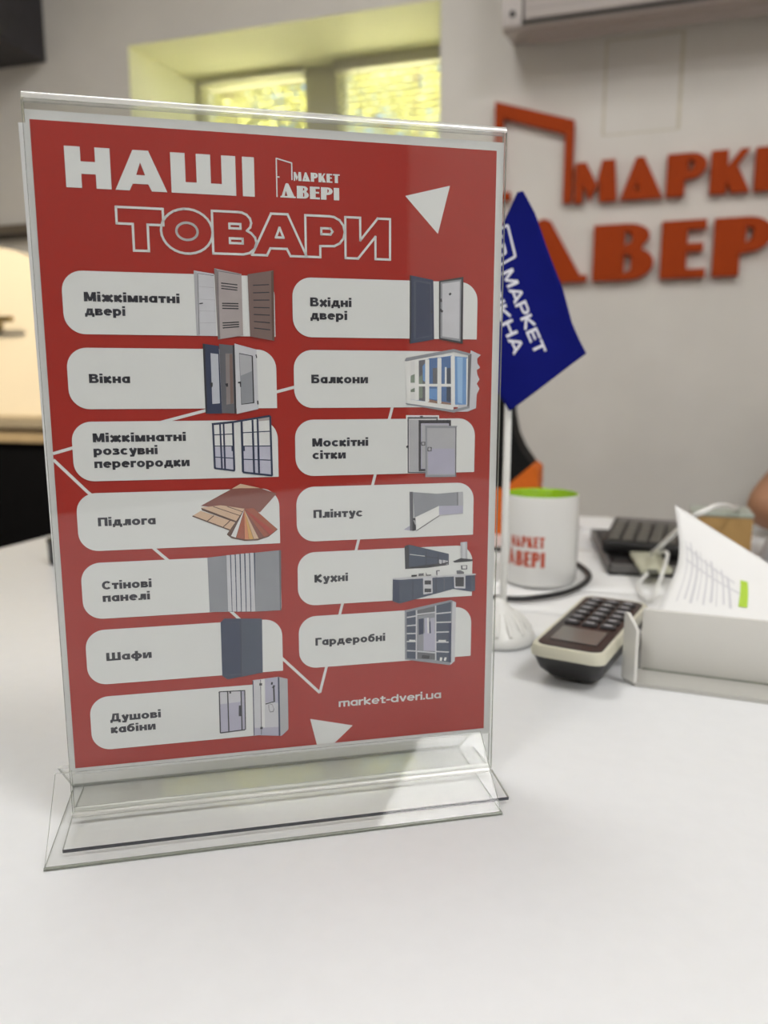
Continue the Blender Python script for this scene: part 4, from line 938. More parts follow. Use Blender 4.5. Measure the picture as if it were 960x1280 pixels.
# mug
m_mug = mat('mug_glaze', (0.74, 0.74, 0.72), 0.18, 0.5, noise=0.01, nscale=10, coat=0.3)
m_green = mat('mug_green', (0.30, 0.52, 0.012), 0.25, 0.5, noise=0.02, nscale=10)
m_mugp = mat('mug_print', (0.50, 0.075, 0.03), 0.4, 0.4, noise=0.03, nscale=40)
MUG = Vector((0.1655, 0.789, PZ))
mug = empty('mug', MUG, 0, 'white mug with a bright green inside and red lettering, right of the flag stand', 'mug')
r0, mh = 0.0385, 0.094
mb = MB()
mb.lathe([(0.0, 0.002), (r0 - 0.006, 0.002), (r0 - 0.005, 0.0), (r0 - 0.002, 0.0012), (r0, 0.005), (r0, mh - 0.002), (r0 - 0.0008, mh)], m_mug, seg=56)
mb.build('cup', mug)
mb = MB()
mb.lathe([(r0 - 0.0008, mh), (r0 - 0.0022, mh + 0.0006), (r0 - 0.0032, mh - 0.001), (r0 - 0.0034, 0.012), (r0 - 0.008, 0.006), (0.0, 0.0055)], m_green, seg=56)
mb.build('green_lining', mug, label='bright green inside and rim')
mb = MB()
th = R(112)
mb.tube(catmull([(math.cos(th) * (r0 - 0.001), math.sin(th) * (r0 - 0.001), 0.076), (math.cos(th) * (r0 + 0.016), math.sin(th) * (r0 + 0.016), 0.078), (math.cos(th) * (r0 + 0.026), math.sin(th) * (r0 + 0.026), 0.05),
         (math.cos(th) * (r0 + 0.016), math.sin(th) * (r0 + 0.016), 0.022), (math.cos(th) * (r0 - 0.001), math.sin(th) * (r0 - 0.001), 0.02)], 6), 0.0045, m_mug, 12)
mb.build('handle', mug)
# lettering wrapped round the cup: arc position measured from the side facing the camera
face = math.atan2(-MUG.y, -MUG.x)
def on_mug(u, v, w):
    a = face + u / (r0 * 1000)
    return Vector(((r0 + 0.00015) * math.cos(a), (r0 + 0.00015) * math.sin(a), v * MM))
mb = MB()
def fine(poly, n=5):
    out = []
    for i in range(len(poly)):
        a, b = poly[i], poly[(i + 1) % len(poly)]
        out += [(a[0] + (b[0] - a[0]) * k / n, a[1] + (b[1] - a[1]) * k / n) for k in range(n)]
    return out
def shop_wrap(word, x, y, width, hgt):
    ls, tot = shop_word(word, 0.12)
    k = width / tot
    for ch, o_, hs in ls:
        mb.prism(fine([(x + p[0] * k, y + p[1] * hgt) for p in o_], 3), on_mug, 0, m_mugp, holes=[[(x + p[0] * k, y + p[1] * hgt) for p in q] for q in hs])
shop_wrap('МАРКЕТ', -33, 42.5, 37.5, 11.5)
shop_wrap('ДВЕРІ', -37, 22.5, 42.0, 16.0)
mb.build('lettering', mug, label='red printed lettering')

# black cord round the mug
mb = MB()
pts = catmull([(-0.05, 0.80, PZ + 0.003), (0.05, 0.735, PZ + 0.003), (0.115, 0.708, PZ + 0.003), (0.150, 0.712, PZ + 0.003), (0.187, 0.737, PZ + 0.003), (0.2175, 0.785, PZ + 0.003), (0.224, 0.83, PZ + 0.003), (0.212, 0.875, PZ + 0.003), (0.15, 0.93, PZ + 0.003), (0.05, 0.96, PZ + 0.002)], 10)
mb.tube(pts, 0.0028, m_cord, 10)
tag(mb.build('power_cable'), 'black cord curving round the front of the white mug', 'cord')

# little flag on a stand
m_flag = mat('blue_flag_cloth', (0.004, 0.007, 0.14), 0.7, 0.08, noise=0.05, nscale=60)
m_fprint = mat('flag_print', (0.70, 0.70, 0.76), 0.6, 0.3, noise=0.02, nscale=60)
FL = Vector((0.098, 0.605, DESK))
flag = empty('table_flag', FL, 0, 'blue table flag with white lettering on a white pole and round stand', 'flag')
mb = MB()
mb.lathe([(0.0, 0.0), (0.029, 0.0), (0.0298, 0.003), (0.029, 0.007), (0.027, 0.0085), (0.0255, 0.011), (0.0225, 0.0135), (0.020, 0.018), (0.0155, 0.0225), (0.011, 0.0265), (0.0065, 0.031), (0.0035, 0.035), (0.0, 0.035)], m_wplast, (-0.003, 0, 0.0012), 48)
stand = mb.build('stand', flag)
mb = MB()
for k in range(14):
    a = 2 * PI * k / 14
    mb.tube([(-0.003 + 0.0262 * math.cos(a), 0.0262 * math.sin(a), 0.0105), (-0.003 + 0.0205 * math.cos(a), 0.0205 * math.sin(a), 0.018), (-0.003 + 0.0125 * math.cos(a), 0.0125 * math.sin(a), 0.0262)], [0.0022, 0.0026, 0.0015], m_wplast, 8)
mb.build('ribs', stand)
mb = MB()
mb.tube([(0, 0, 0.03), (0.0, 0, 0.2), (0.0, 0, 0.336)], 0.0030, m_wplast, 12)
mb.build('pole', flag)
OUT = [(6.1, 351.9), (14.9, 335.9), (20.8, 322.1), (29.4, 301.8), (38.1, 281.3), (46.4, 256.3), (52.5, 243.7), (58.5, 232.8), (-0.3, 188.6), (-17.2, 215.7), (-29.2, 258.1), (-25.1, 296.5), (-7.2, 331.3), (1.9, 351.3)]
def flag_y(u, v):
    d = u * 0.86 + v * 0.5
    return -6.0 - 0.9 - 2.2 * math.sin((u * 0.9 + v * 0.42) * 0.075 + 0.6) - 1.4 * math.sin((u - v * 0.25) * 0.16) * max(0.0, (v - 200) / 150)
def on_flag(lift):
    return lambda u, v, w: Vector((u * MM, (flag_y(u, v) - lift + w) * MM, v * MM))
def dense(mb, poly, lift, m, smooth=True, size=4.0):
    bm = bmesh.new()
    vs = [bm.verts.new((p[0], p[1], 0)) for p in poly]
    bm.faces.new(vs)
    bmesh.ops.triangulate(bm, faces=bm.faces[:])
    for _ in range(6):
        es = [e for e in bm.edges if e.calc_length() > size]
        if not es:
            break
        bmesh.ops.subdivide_edges(bm, edges=es, cuts=1)
        bmesh.ops.triangulate(bm, faces=[f for f in bm.faces if len(f.verts) > 3])
    bm.verts.index_update()
    f = on_flag(lift)
    mb.add([f(v.co.x, v.co.y, 0) for v in bm.verts], [[v.index for v in q.verts] for q in bm.faces], m, smooth)
    bm.free()
mb = MB()
dense(mb, OUT, 0.0, m_flag)
cl = mb.build('cloth', flag, recalc=True)
so = cl.modifiers.new('thickness', 'SOLIDIFY')
so.thickness = 0.0004
so.offset = 0
mb = MB()
mb.tube([(0.0006, -0.001, 0.215), (0.0006, -0.001, 0.30), (0.0006, -0.001, 0.339)], [0.0040, 0.0038, 0.0034], m_flag, 12)
mb.build('pole_sleeve', cl)
mb = MB()
bd = R(-65.5)
def flag_text(s, x, y, hgt, width):
    for q in text_polys(s, hgt, width, 0.2, 0.18):
        pts = [(x + p[0] * math.cos(bd) - p[1] * math.sin(bd), y + p[0] * math.sin(bd) + p[1] * math.cos(bd)) for p in q]
        dense(mb, pts, 0.45, m_fprint, False, 5.0)
flag_text('МАРКЕТ', -9.2, 292.5, 9.4, 67.5)
flag_text('ВІКНА', -20.5, 280.5, 9.4, 54.0)
mb.build('lettering', cl, label='white printed lettering')
mb = MB()
sq = [(-4.7, 327.9), (1.4, 304.7), (-19.0, 293.6), (-24.9, 316.9)]
cx, cy = sum(p[0] for p in sq) / 4, sum(p[1] for p in sq) / 4
def within(a, b):      # position inside the emblem square, 0..1 both ways
    p = [sq[3][k] * (1 - a) + sq[0][k] * a for k in (0, 1)]
    q = [sq[2][k] * (1 - a) + sq[1][k] * a for k in (0, 1)]
    return (q[0] * (1 - b) + p[0] * b, q[1] * (1 - b) + p[1] * b)
for a, b in (((0, 0), (1, 0)), ((1, 0), (1, 1)), ((1, 1), (0, 1)), ((0, 1), (0, 0)), ((.28, .25), (.72, .25)), ((.72, .25), (.72, .55)), ((.28, .25), (.28, .78)), ((.28, .78), (.5, .78)), ((.5, .78), (.5, .5)), ((.72, .72), (.72, .82)), ((.5, .5), (.72, .5))):
    dense(mb, stroke(within(*a), within(*b), 1.6), 0.45, m_fprint, False, 5.0)
mb.build('emblem', cl, label='white square window emblem')

# cordless handset
m_screen = mat('handset_screen', (0.17, 0.165, 0.15), 0.12, 0.6)
m_keyface = mat('handset_face', (0.018, 0.014, 0.014), 0.2, 0.5, noise=0.1, nscale=50)
m_key = mat('handset_key', (0.035, 0.033, 0.035), 0.35, 0.5)
m_keyp = mat('handset_key_print', (0.55, 0.55, 0.58), 0.4)
hs = empty('cordless_handset', (0.161, 0.562, DESK + 0.003), R(-30), 'cordless phone handset with ivory rim, black keypad and grey screen beside the white tray', 'phone')
def rounded(w0, w1, l0, l1, r, n=6):
    """outline in the handset's own plane: x across, y along; w0 / w1 half widths at the near and far ends"""
    c = [(-w0 + r, l0 + r * .75, 180), (w0 - r, l0 + r * .75, 270), (w1 - r, l1 - r, 0), (-w1 + r, l1 - r, 90)]
    out = []
    for x, y, a in c:
        out += [(x + r * math.cos(R(a + 90 * k / n)), y + r * (0.75 if a in (180, 270) else 1) * math.sin(R(a + 90 * k / n))) for k in range(n + 1)]
    return out
def layer(mb, loops, m, cap=True):
    n = len(loops[0][0])
    vs = [Vector((p[0], p[1], z)) for lp, z in loops for p in lp]
    fs = [(k * n + i, k * n + (i + 1) % n, (k + 1) * n + (i + 1) % n, (k + 1) * n + i) for k in range(len(loops) - 1) for i in range(n)]
    mb.add(vs, fs, m, True)
    if cap:
        mb.add(vs[:n], [tuple(reversed(range(n)))], m)
        mb.add(vs[-n:], [tuple(range(n))], m)
mb = MB()
layer(mb, [(rounded(.016, .020, -.058, .066, .008), 0.0), (rounded(.022, .024, -.066, .070, .009), 0.007), (rounded(.0255, .0265, -.0725, .0735, .010), 0.019)], m_bplast)
mb.build('back_shell', hs)
mb = MB()
layer(mb, [(rounded(.0262, .0272, -.0735, .0745, .010), 0.0185), (rounded(.0268, .0278, -.0742, .0752, .0105), 0.022), (rounded(.0255, .0265, -.0728, .0738, .010), 0.0262)], m_cream_pl)
mb.build('rim', hs, label='ivory rim')
mb = MB()
layer(mb, [(rounded(.0228, .0238, -.069, .0708, .009), 0.0262), (rounded(.0226, .0236, -.0688, .0706, .009), 0.0268)], m_keyface)
mb.build('face', hs)
mb = MB()
mb.box((-0.0165, -0.056, 0.0268), (0.0165, -0.024, 0.0273), m_screen)
mb.build('screen', hs, label='grey display')
for r_ in range(6):
    for c_ in range(3):
        mb = MB()
        x, y = (c_ - 1) * 0.0135, -0.010 + r_ * 0.0135
        mb.box((x - 0.0055, y - 0.004, 0.0266), (x + 0.0055, y + 0.004, 0.0284), m_key, bev=0.0012)
        mb.box((x - 0.0028, y - 0.0012, 0.02840), (x + 0.0028, y + 0.0014, 0.02852), m_keyp)
        mb.build('key', hs)

# white acrylic tray with an upright back and a side wing
m_tray = mat('white_acrylic', (0.66, 0.65, 0.61), 0.22, 0.5, noise=0.015, nscale=14)
m_ledge = clear_mat('frosted_acrylic', (0.9, 0.9, 0.88), 1.5, 0.08, 0.55, (0.66, 0.65, 0.61))
ba = R(-21.5)
bt = empty('leaflet_tray', (0.188, 0.5325, DESK), ba, 'white acrylic leaflet tray with a frosted front ledge beside the phone handset', 'tray')
mb = MB()
mb.box((0, 0, 0.003), (0.20, 0.003, 0.0485), m_tray, bev=0.0006)
mb.build('upright_panel', bt)
mb = MB()
P = [(-0.0015, -0.029), (0.20, -0.029), (0.20, 0.06), (0, 0.06), (0, 0.0), (-0.0095, -0.020)]
mb.prism(P, lambda u, v, w: Vector((u, v, w + 0.0002)), 0.003, m_ledge)
mb.build('ledge', bt, recalc=True)
mb = MB()
a_, b_ = Vector((-0.0005, -0.029, 0.003)), Vector((-0.0095, -0.0195, 0.003))
d_ = (b_ - a_).normalized()
nrm = Vector((-d_.y, d_.x, 0)) * 0.0026
L_ = (b_ - a_).length
prof = [(0, 0), (L_, 0), (L_, 0.048), (L_ * 0.75, 0.0478), (0.002, 0.0405), (0, 0.038)]
mb.prism(prof, lambda u, v, w: a_ + d_ * u + Vector((0, 0, v)) + nrm * w, 1.0, m_tray)
mb.build('side_wing', bt, recalc=True)
mb = MB()
mb.tube([(0.002, -0.0005, 0.0036), (0.20, -0.0005, 0.0036)], 0.0007, m_edge, 8)
mb.build('joint', bt)

# curled printed sheets behind the tray
m_print = mat('grey_table_print', (0.62, 0.62, 0.64), 0.6, 0.3)
m_marker = mat('green_marker', (0.42, 0.62, 0.06), 0.55, 0.3)
LE = catmull([(0.193, 0.541, 0.8035), (0.206, 0.556, 0.838), (0.238, 0.600, 0.869), (0.248, 0.640, 0.908)], 8)
RE = catmull([(0.306, 0.4985, 0.8035), (0.306, 0.512, 0.838), (0.304, 0.545, 0.858), (0.301, 0.580, 0.871)], 8)
def curl(a, b):
    t = b * (len(LE) - 1)
    i = min(int(t), len(LE) - 2)
    f = t - i
    p, q = LE[i].lerp(LE[i + 1], f), RE[i].lerp(RE[i + 1], f)
    return p.lerp(q, a)
def curled(name, lab, dz, amax, bmax, marks):
    root = empty(name, (0.193, 0.541, 0.8035), 0, lab, 'paper')
    mb = MB()
    O_ = Vector((0.193, 0.541, 0.8035))
    back = Vector((0.35, 0.93, 0.05)) * dz
    mb.grid(lambda a, b: curl(a * amax, b * bmax) - O_ + back * (0.15 + b), 24, 24, m_sheet)
    o = mb.build('page', root)
    so = o.modifiers.new('thickness', 'SOLIDIFY')
    so.thickness = 0.0003
    so.offset = 0
    if marks:
        nr = Vector((-0.55, -0.75, 0.4)).normalized() * 0.0006
        mb = MB()
        for k in range(9):
            b0 = 0.50 + 0.035 * k
            a0 = 0.10 + 0.045 * k
            mb.grid(lambda a, b, a0=a0, b0=b0: curl(a0 + a * (0.008 + 0.006 * (k % 3)) - b * 0.03, 0.42 + 0.02 * (k % 2) + b * (0.38 - 0.02 * k)) - O_ + back * (0.15 + 0.5) + nr, 1, 8, m_print)
        for b0, a1 in ((0.76, 0.5), (0.68, 0.56)):
            mb.grid(lambda a, b: curl(0.07 + a * (a1 - 0.07), b0 - 0.16 * a + b * 0.012) - O_ + back * (0.15 + b0) + nr, 10, 1, m_print)
        mb.build('printed_table', root, label='faint grey printed table')
        mb = MB()
        mb.grid(lambda a, b: curl(0.52 + a * 0.06 + b * 0.03, 0.44 + b * 0.20) - O_ + back * 0.75 + nr * 1.4, 3, 6, m_marker)
        mb.build('highlight_mark', root, label='green highlighter mark')
    return root
curled('printed_sheet', 'curled printed sheet with a green highlighter mark standing behind the white tray', 0.0, 1.5, 1.0, True)

# dark document tray with a calculator, a pale charger and white cables
dt = empty('document_tray', (0.247, 0.815, PZ - 0.0006), R(-10), 'dark grey flat document tray under the calculator, right of the mug', 'tray')
mb = MB()
mb.box((0, 0, 0), (0.125, 0.215, 0.003), m_bplast)
mb.build('tray_floor', dt)
mb = MB()
for a, b in (((0, 0, 0), (0.125, 0.004, 0.012)), ((0, 0, 0), (0.004, 0.215, 0.012)), ((0.121, 0, 0), (0.125, 0.215, 0.012)), ((0, 0.211, 0), (0.125, 0.215, 0.012))):
    mb.box(a, b, m_gplast, bev=0.001)
mb.build('tray_rim', dt)
mb = MB()
mb.box((0.007, 0.008, 0.0032), (0.118, 0.208, 0.010), m_bplast, bev=0.001)
fd = mb.build('folder')
fd.parent = None
fd.location = dt.location
fd.rotation_euler = dt.rotation_euler
tag(fd, 'black folder lying in the dark document tray', 'folder')
m_ckey = mat('calculator_key', (0.11, 0.105, 0.09), 0.45, 0.4, noise=0.04, nscale=30)
ca = empty('calculator', (0.2555, 0.875, DESK + 0.0150), R(-24), 'black desk calculator with grey keys tilted on the document tray', 'calculator')
TM = Matrix.Rotation(R(5.0), 4, 'X')
mb = MB()
mb.box((0, 0, 0), (0.088, 0.122, 0.014), m_bplast, TM, bev=0.003)
mb.build('case', ca)
mb = MB()
mb.box((0.006, 0.096, 0.0135), (0.082, 0.116, 0.0152), m_gplast, TM, bev=0.001)
mb.build('display', ca)
for r_ in range(5):
    for c_ in range(5):
        mb = MB()
        mb.box((0.006 + c_ * 0.0156, 0.006 + r_ * 0.0175, 0.0135), (0.0185 + c_ * 0.0156, 0.0195 + r_ * 0.0175, 0.0172), m_ckey, TM, bev=0.0015)
        mb.build('key', ca)
m_pale = mat('pale_olive_plastic', (0.50, 0.50, 0.38), 0.4, 0.4, noise=0.03, nscale=40)
pb = empty('power_bank', (0.2665, 0.768, DESK + 0.0158), R(-3), 'pale olive power bank with white cables lying on the edge of the document tray', 'power bank')
mb = MB()
mb.box((0, 0, 0), (0.032, 0.082, 0.006), m_pale, Matrix(((1, 0.12, 0, 0), (0, 1, 0, 0), (0, 0, 1, 0), (0, 0, 0, 1))), bev=0.0015)
mb.build('case', pb)
mb = MB()
mb.box((0.007, -0.0012, 0.0015), (0.017, 0.0008, 0.0045), m_bplast, bev=0.0004)
mb.build('socket', pb)
m_cable = mat('white_cable', (0.74, 0.74, 0.71), 0.4, 0.4, noise=0.02, nscale=40)
mb = MB()
mb.tube(catmull([(0.2915, 0.81, 0.8265), (0.289, 0.79, 0.836), (0.2775, 0.73, 0.8595), (0.2675, 0.68, 0.8785), (0.265, 0.65, 0.894), (0.272, 0.64, 0.902), (0.2905, 0.66, 0.9035), (0.3165, 0.70, 0.8985), (0.3595, 0.78, 0.8845), (0.4205, 0.90, 0.8635), (0.4745, 1.005, 0.8475), (0.489, 1.048, 0.838), (0.495, 1.06, 0.8025)], 10), 0.0024, m_cable, 10)
tag(mb.build('white_cable'), 'white cable arching over the corner of the curled printed sheet', 'cable', 'white cables')
mb = MB()
mb.tube(catmull([(0.305, 0.83, 0.824), (0.301, 0.79, 0.833), (0.283, 0.750, 0.824), (0.262, 0.715, 0.8065), (0.252, 0.705, 0.8058), (0.2535, 0.73, 0.8058), (0.2615, 0.757, 0.8085), (0.272, 0.764, 0.8172)], 10), 0.0019, m_cable, 10)
tag(mb.build('white_cable'), 'white cable hanging in a low loop in front of the power bank', 'cable', 'white cables')

# cardboard-coloured box
m_card = mat('orange_cardboard', (0.44, 0.27, 0.10), 0.6, 0.3, noise=0.06, nscale=30)
m_lid = mat('greenish_glassy_lid', (0.36, 0.40, 0.34), 0.3, 0.5, noise=0.06, nscale=20)
cb = empty('small_box', (0.394, 0.956, DESK), R(-20), 'small orange-brown box with a grey-green lid behind the curled sheet', 'box')
mb = MB()
mb.box((0, 0, 0), (0.070, 0.066, 0.046), m_card, bev=0.001)
mb.build('carton', cb)
mb = MB()
mb.box((-0.001, -0.001, 0.0455), (0.071, 0.067, 0.050), m_lid, bev=0.001)
mb.build('lid', cb)
# white note block behind the mug, dark things at the right edge, small dark cup on the left
mb = MB()
for k in range(5):
    mb.box((0, 0, 0.0016 * k), (0.050, 0.085, 0.0016 * k + 0.0015), m_sheet, Matrix.Rotation(R(0.8 * k), 4, 'Z'))
nb = mb.build('note_block')
nb.location = (0.285, 1.085, DESK)
nb.rotation_euler = (0, 0, R(-14))
tag(nb, 'small white note block at the far edge of the desk beyond the mug', 'note block')
mo = empty('computer_mouse', (0.497, 0.915, DESK), R(-40), 'pale computer mouse at the right edge of the picture beside the small box', 'mouse')
mb = MB()
def mouse(u, v):
    a, b = u * 2 * PI, v * PI / 2
    return Vector((0.028 * math.cos(a) * math.cos(b) ** 0.6, 0.05 * math.sin(a) * math.cos(b) ** 0.6, 0.034 * math.sin(b)))
mb.grid(mouse, 28, 10, mat('mouse_grey', (0.42, 0.41, 0.42), 0.4, 0.5, noise=0.03, nscale=30))
mb.build('shell', mo)
mb = MB()
mb.lathe([(0, -0.0035), (0.0065, -0.0035), (0.0065, 0.0035), (0, 0.0035)], m_bplast, (0, 0, 0), 20, Matrix.Translation((0, 0.025, 0.0275)) @ Matrix.Rotation(PI / 2, 4, 'Y'))
mb.build('wheel', mo)
bk2 = empty('notebook', (0.435, 0.80, DESK), R(-17), 'dark brown notebook at the right edge behind the curled sheet', 'notebook')
mb = MB()
mb.box((0, 0, 0), (0.15, 0.085, 0.003), mat('notebook_cover', (0.07, 0.055, 0.045), 0.6, 0.3, noise=0.15, nscale=30), bev=0.001)
mb.box((0, 0, 0.013), (0.15, 0.085, 0.016), MATS['notebook_cover'], bev=0.001)
mb.box((0, 0.082, 0), (0.15, 0.085, 0.016), MATS['notebook_cover'], bev=0.001)
mb.build('cover', bk2)
mb = MB()
mb.box((0.003, 0.002, 0.003), (0.147, 0.082, 0.013), m_sheet)
mb.build('pages', bk2)
m_dmetal = mat('dark_metal_mesh', (0.035, 0.035, 0.035), 0.35, 0.5, metal=0.7, noise=0.3, nscale=200)
mb = MB()
mb.lathe([(0.0, 0.001), (0.018, 0.0), (0.0195, 0.002), (0.0205, 0.026), (0.0215, 0.027), (0.0215, 0.029), (0.0195, 0.029), (0.0185, 0.004), (0.0, 0.004)], m_dmetal, seg=36)
pc = mb.build('paperclip_cup')
pc.location = (-0.3805, 0.89, DESK)
tag(pc, 'small dark metal cup just left of the red poster on the desk', 'cup')

# black and orange bag
m_bagb = mat('black_canvas', (0.006, 0.006, 0.006), 0.8, 0.2, noise=0.2, nscale=80)
m_bago = mat('orange_canvas', (0.62, 0.13, 0.008), 0.7, 0.3, noise=0.06, nscale=80)
bag = empty('tote_bag', WS(-0.215, 1.10, DESK), YAW, 'black and orange bag standing on the desk behind the mug and flag', 'bag')
up = [(0.066, 0.066), (0.104, 0.1), (0.088, 0.122), (0.078, 0.143), (0.072, 0.172), (0.07, 0.24), (-0.07, 0.24), (-0.072, 0.172), (-0.078, 0.143), (-0.088, 0.122), (-0.104, 0.1), (-0.066, 0.066)]
mb = MB()
mb.prism(up, lambda u, v, w: Vector((u, w - 0.035, v)), 0.07, m_bagb)
o = mb.build('black_body', bag, recalc=True)
lo = [(0.0, 0.0), (0.112, 0.0), (0.113, 0.094), (0.104, 0.1005), (0.066, 0.0665), (-0.066, 0.0665), (-0.104, 0.1005), (-0.113, 0.094), (-0.112, 0.0)]
mb = MB()
mb.prism(lo, lambda u, v, w: Vector((u, w - 0.037, v)), 0.074, m_bago)
mb.build('orange_base', bag, recalc=True)
mb = MB()
mb.tube(catmull([(-0.05, 0, 0.235), (-0.045, 0, 0.29), (0, 0, 0.32), (0.045, 0, 0.29), (0.05, 0, 0.235)], 8), 0.005, m_bagb, 8)
mb.build('handle', bag)

# ------------------------------------------------------------------ seated person at the right end of the desk, only a bare forearm in the picture
m_skin = mat('skin', (0.34, 0.17, 0.095), 0.5, 0.35, noise=0.06, nscale=25)
m_shirt = mat('dark_shirt', (0.035, 0.04, 0.038), 0.85, 0.2, noise=0.15, nscale=70)
m_trouser = mat('dark_trousers', (0.03, 0.032, 0.045), 0.85, 0.2, noise=0.15, nscale=70)
m_hair = mat('dark_hair', (0.03, 0.022, 0.018), 0.6, 0.3, noise=0.3, nscale=90, stretch=(1, 1, 0.2))
PO = Vector((0.60, 1.62, 0.0))
person = empty('person', WS(PO.x, PO.y, 0), YAW, 'person in a dark top leaning a bare elbow on the desk at the right edge', 'person')
def skinned(name, joints, edges, m, parent, sub=2, **props):
    """joints: name -> (point in the room frame, radius); one continuous surface grown along the edges"""
    keys = list(joints)
    me = bpy.data.meshes.new(name)
    me.from_pydata([tuple(Vector(joints[k][0]) - PO) for k in keys], [(keys.index(a), keys.index(b)) for a, b in edges], [])
    o = bpy.data.objects.new(name, me)
    COL.objects.link(o)
    o.parent = parent
    sk = o.modifiers.new('skin', 'SKIN')
    sk.use_smooth_shade = True
    sk.branch_smoothing = 0.6
    for i, k in enumerate(keys):
        r = joints[k][1]
        me.skin_vertices[0].data[i].radius = r if isinstance(r, tuple) else (r, r)
    me.skin_vertices[0].data[0].use_root = True
    ss = o.modifiers.new('smooth', 'SUBSURF')
    ss.levels = ss.render_levels = sub
    me.materials.append(m)
    for k, v in props.items():
        o[k] = v
    return o
J = {'pelvis': ((.60, 1.62, .55), (.15, .11)), 'waist': ((.60, 1.58, .72), (.13, .10)), 'chest': ((.60, 1.47, .92), (.15, .10)), 'collar': ((.60, 1.42, 1.04), (.08, .065)),
     'neck': ((.60, 1.39, 1.12), .052), 'jaw': ((.595, 1.345, 1.19), (.058, .062)), 'face': ((.595, 1.35, 1.26), (.074, .088)), 'crown': ((.595, 1.37, 1.33), (.062, .07))}
E_ = [('pelvis', 'waist'), ('waist', 'chest'), ('chest', 'collar'), ('collar', 'neck'), ('neck', 'jaw'), ('jaw', 'face'), ('face', 'crown')]
ARMS = {'r': dict(sh=(.425, 1.365, 1.03), el=(.189, 1.160, .8345), wr=(.43, 1.06, .832), hd=(.51, 1.025, .834), d=(.93, -.37)),
        'l': dict(sh=(.765, 1.375, 1.02), el=(.86, 1.165, .838), wr=(.67, 1.06, .832), hd=(.60, 1.09, .834), d=(-.93, -.1))}
for q, a in ARMS.items():
    sh, el, wr, hd = (Vector(a[k]) for k in ('sh', 'el', 'wr', 'hd'))
    J.update({q + 'sh': (sh, .062), q + 'ua': (sh.lerp(el, .55), .038), q + 'el': (el, .026), q + 'fa': (el.lerp(wr, .35), .036), q + 'wr': (wr, (.027, .024)), q + 'hd': (hd, (.036, .017))})
    E_ += [('chest', q + 'sh'), (q + 'sh', q + 'ua'), (q + 'ua', q + 'el'), (q + 'el', q + 'fa'), (q + 'fa', q + 'wr'), (q + 'wr', q + 'hd')]
    dx, dy = a['d']
    sx = -dy, dx
    for f, (off, ln) in enumerate(((-.026, .062), (-.009, .074), (.009, .07), (.025, .054))):
        b = hd + Vector((dx * .03 + sx[0] * off, dy * .03 + sx[1] * off, 0))
        for k, (t, dz) in enumerate(((.0, .0), (.5, .006), (1.0, -.010))):
            J['%sf%d%d' % (q, f, k)] = (b + Vector((dx * ln * t, dy * ln * t, dz)), .0095 - .001 * k)
        E_ += [(q + 'hd', '%sf%d0' % (q, f)), ('%sf%d0' % (q, f), '%sf%d1' % (q, f)), ('%sf%d1' % (q, f), '%sf%d2' % (q, f))]
    th = hd + Vector((-dx * .02 - sx[0] * .036, -dy * .02 - sx[1] * .036, .004))
    J[q + 't0'] = (th, .012)
    J[q + 't1'] = (th + Vector((dx * .04 - sx[0] * .018, dy * .04 - sx[1] * .018, .0)), .0095)
    E_ += [(q + 'wr', q + 't0'), (q + 't0', q + 't1')]
for q, x in (('r', -.105), ('l', .105)):
    J.update({q + 'hip': ((.60 + x * .85, 1.58, .53), .088), q + 'kn': ((.60 + x * 1.3, 1.20, .53), .062), q + 'cf': ((.60 + x * 1.3, 1.24, .34), .053), q + 'an': ((.60 + x * 1.3, 1.27, .10), .036), q + 'ft': ((.60 + x * 1.4, 1.14, .035), (.04, .03))})
    E_ += [('pelvis', q + 'hip'), (q + 'hip', q + 'kn'), (q + 'kn', q + 'cf'), (q + 'cf', q + 'an'), (q + 'an', q + 'ft')]
body = skinned('body', J, E_, m_skin, person)
SJ, SE = {}, []
for k in ('pelvis', 'waist', 'chest', 'collar'):
    r = J[k][1]
    SJ[k] = (J[k][0], (r[0] + .014, r[1] + .014))
SE = [('pelvis', 'waist'), ('waist', 'chest'), ('chest', 'collar')]
for q in 'rl':
    sh, el = Vector(ARMS[q]['sh']), Vector(ARMS[q]['el'])
    SJ.update({q + 'sh': (sh, .076), q + 'm': (sh.lerp(el, .25), .066), q + 'sl': (sh.lerp(el, .45), .060)})
    SE += [('chest', q + 'sh'), (q + 'sh', q + 'm'), (q + 'm', q + 'sl')]
skinned('shirt', SJ, SE, m_shirt, person, label='dark short-sleeved top')
TJ = {'pelvis': (J['pelvis'][0], (.162, .122))}
TE = []
for q in 'rl':
    for k, g in (('hip', .012), ('kn', .016), ('cf', .018), ('an', .026)):
        TJ[q + k] = (J[q + k][0], J[q + k][1] + g)
    TE += [('pelvis', q + 'hip'), (q + 'hip', q + 'kn'), (q + 'kn', q + 'cf'), (q + 'cf', q + 'an')]
skinned('trousers', TJ, TE, m_trouser, person)
skinned('hair', {'a': ((.595, 1.39, 1.36), (.075, .062)), 'b': ((.595, 1.43, 1.30), (.074, .062)), 'c': ((.595, 1.435, 1.23), (.06, .045))}, [('a', 'b'), ('b', 'c')], m_hair, person)
m_eye = mat('eye', (0.05, 0.035, 0.03), 0.2)
for x in (-.03, .03):
    mb = MB()
    mb.lathe([(0.0, -.009), (.006, -.006), (.009, 0), (.006, .006), (0.0, .009)], m_eye, (.595 - PO.x + x, 1.272 - PO.y, 1.262), 16)
    mb.build('eye', person)
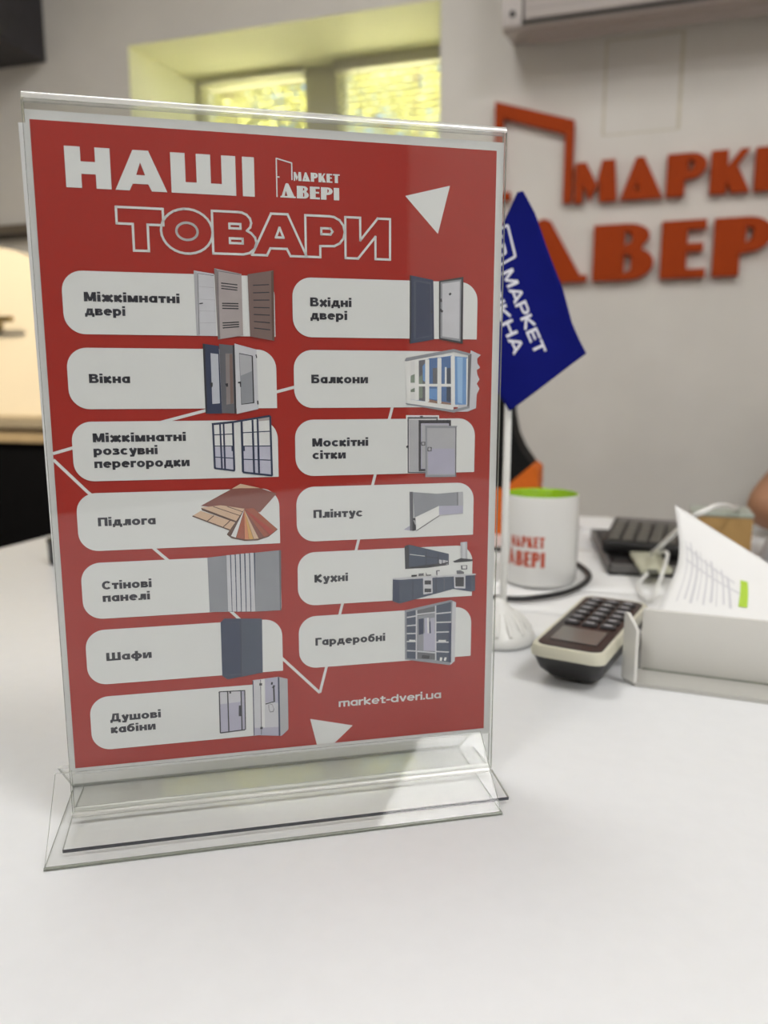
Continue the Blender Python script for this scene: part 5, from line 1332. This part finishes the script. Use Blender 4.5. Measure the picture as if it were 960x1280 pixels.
skinned('nose', {'a': ((.595, 1.268, 1.262), .008), 'b': ((.595, 1.252, 1.225), .013)}, [('a', 'b')], m_skin, person)
mb = MB()
mb.tube([(.595 - PO.x + x, 1.287 - PO.y + abs(x) * .3, 1.187) for x in (-.024, -.012, 0, .012, .024)], [.002, .005, .006, .005, .002], mat('lips', (0.30, 0.11, 0.09), 0.5), 8)
mb.build('mouth', person)
for q in 'rl':
    mb = MB()
    x = J[q + 'an'][0][0] - PO.x
    mb.box((x - .045, -.56, 0.0), (x + .045, -.30, .07), m_cord, bev=.025)
    mb.build('shoe', person)

chair = empty('office_chair', WS(.60, 1.64, 0), YAW, 'black office chair under the person at the right end of the desk', 'chair')
mb = MB()
mb.box((-.23, -.23, .37), (.23, .22, .425), m_shirt, bev=.02)
mb.build('seat', chair)
mb = MB()
mb.box((-.21, .23, .60), (.21, .275, .98), m_shirt, bev=.02)
mb.build('backrest', chair)
mb = MB()
mb.tube([(0, 0.1, .36), (0, .25, .38), (0, .29, .50), (0, .285, .60)], .018, m_cord, 10)
mb.build('back_bar', chair)
mb = MB()
mb.tube([(0, 0, .08), (0, 0, .38)], .028, m_gplast, 14)
mb.build('post', chair)
for k in range(5):
    a = 2 * PI * k / 5 + .3
    mb = MB()
    mb.tube([(0, 0, .09), (.28 * math.cos(a), .28 * math.sin(a), .07)], [.026, .016], m_cord, 10)
    mb.lathe([(0, -.012), (.026, -.012), (.028, 0), (.026, .012), (0, .012)], m_cord, (0, 0, 0), 16, Matrix.Translation((.28 * math.cos(a), .28 * math.sin(a), .028)) @ Matrix.Rotation(a, 4, 'Z') @ Matrix.Rotation(PI / 2, 4, 'X'))
    mb.build('leg', chair)
mb = MB()
mb.box((-.11, -.05, 0), (.11, .05, .002), m_cord, bev=.001)
mp = mb.build('dark_mat')  # black sheet added to darken the desk beside the elbow
mp.location = WS(.33, 1.19, DESK)
mp.rotation_euler = (0, 0, YAW)
tag(mp, 'thin black sheet added to darken the desk by the bare elbow at the right edge', 'mouse pad')
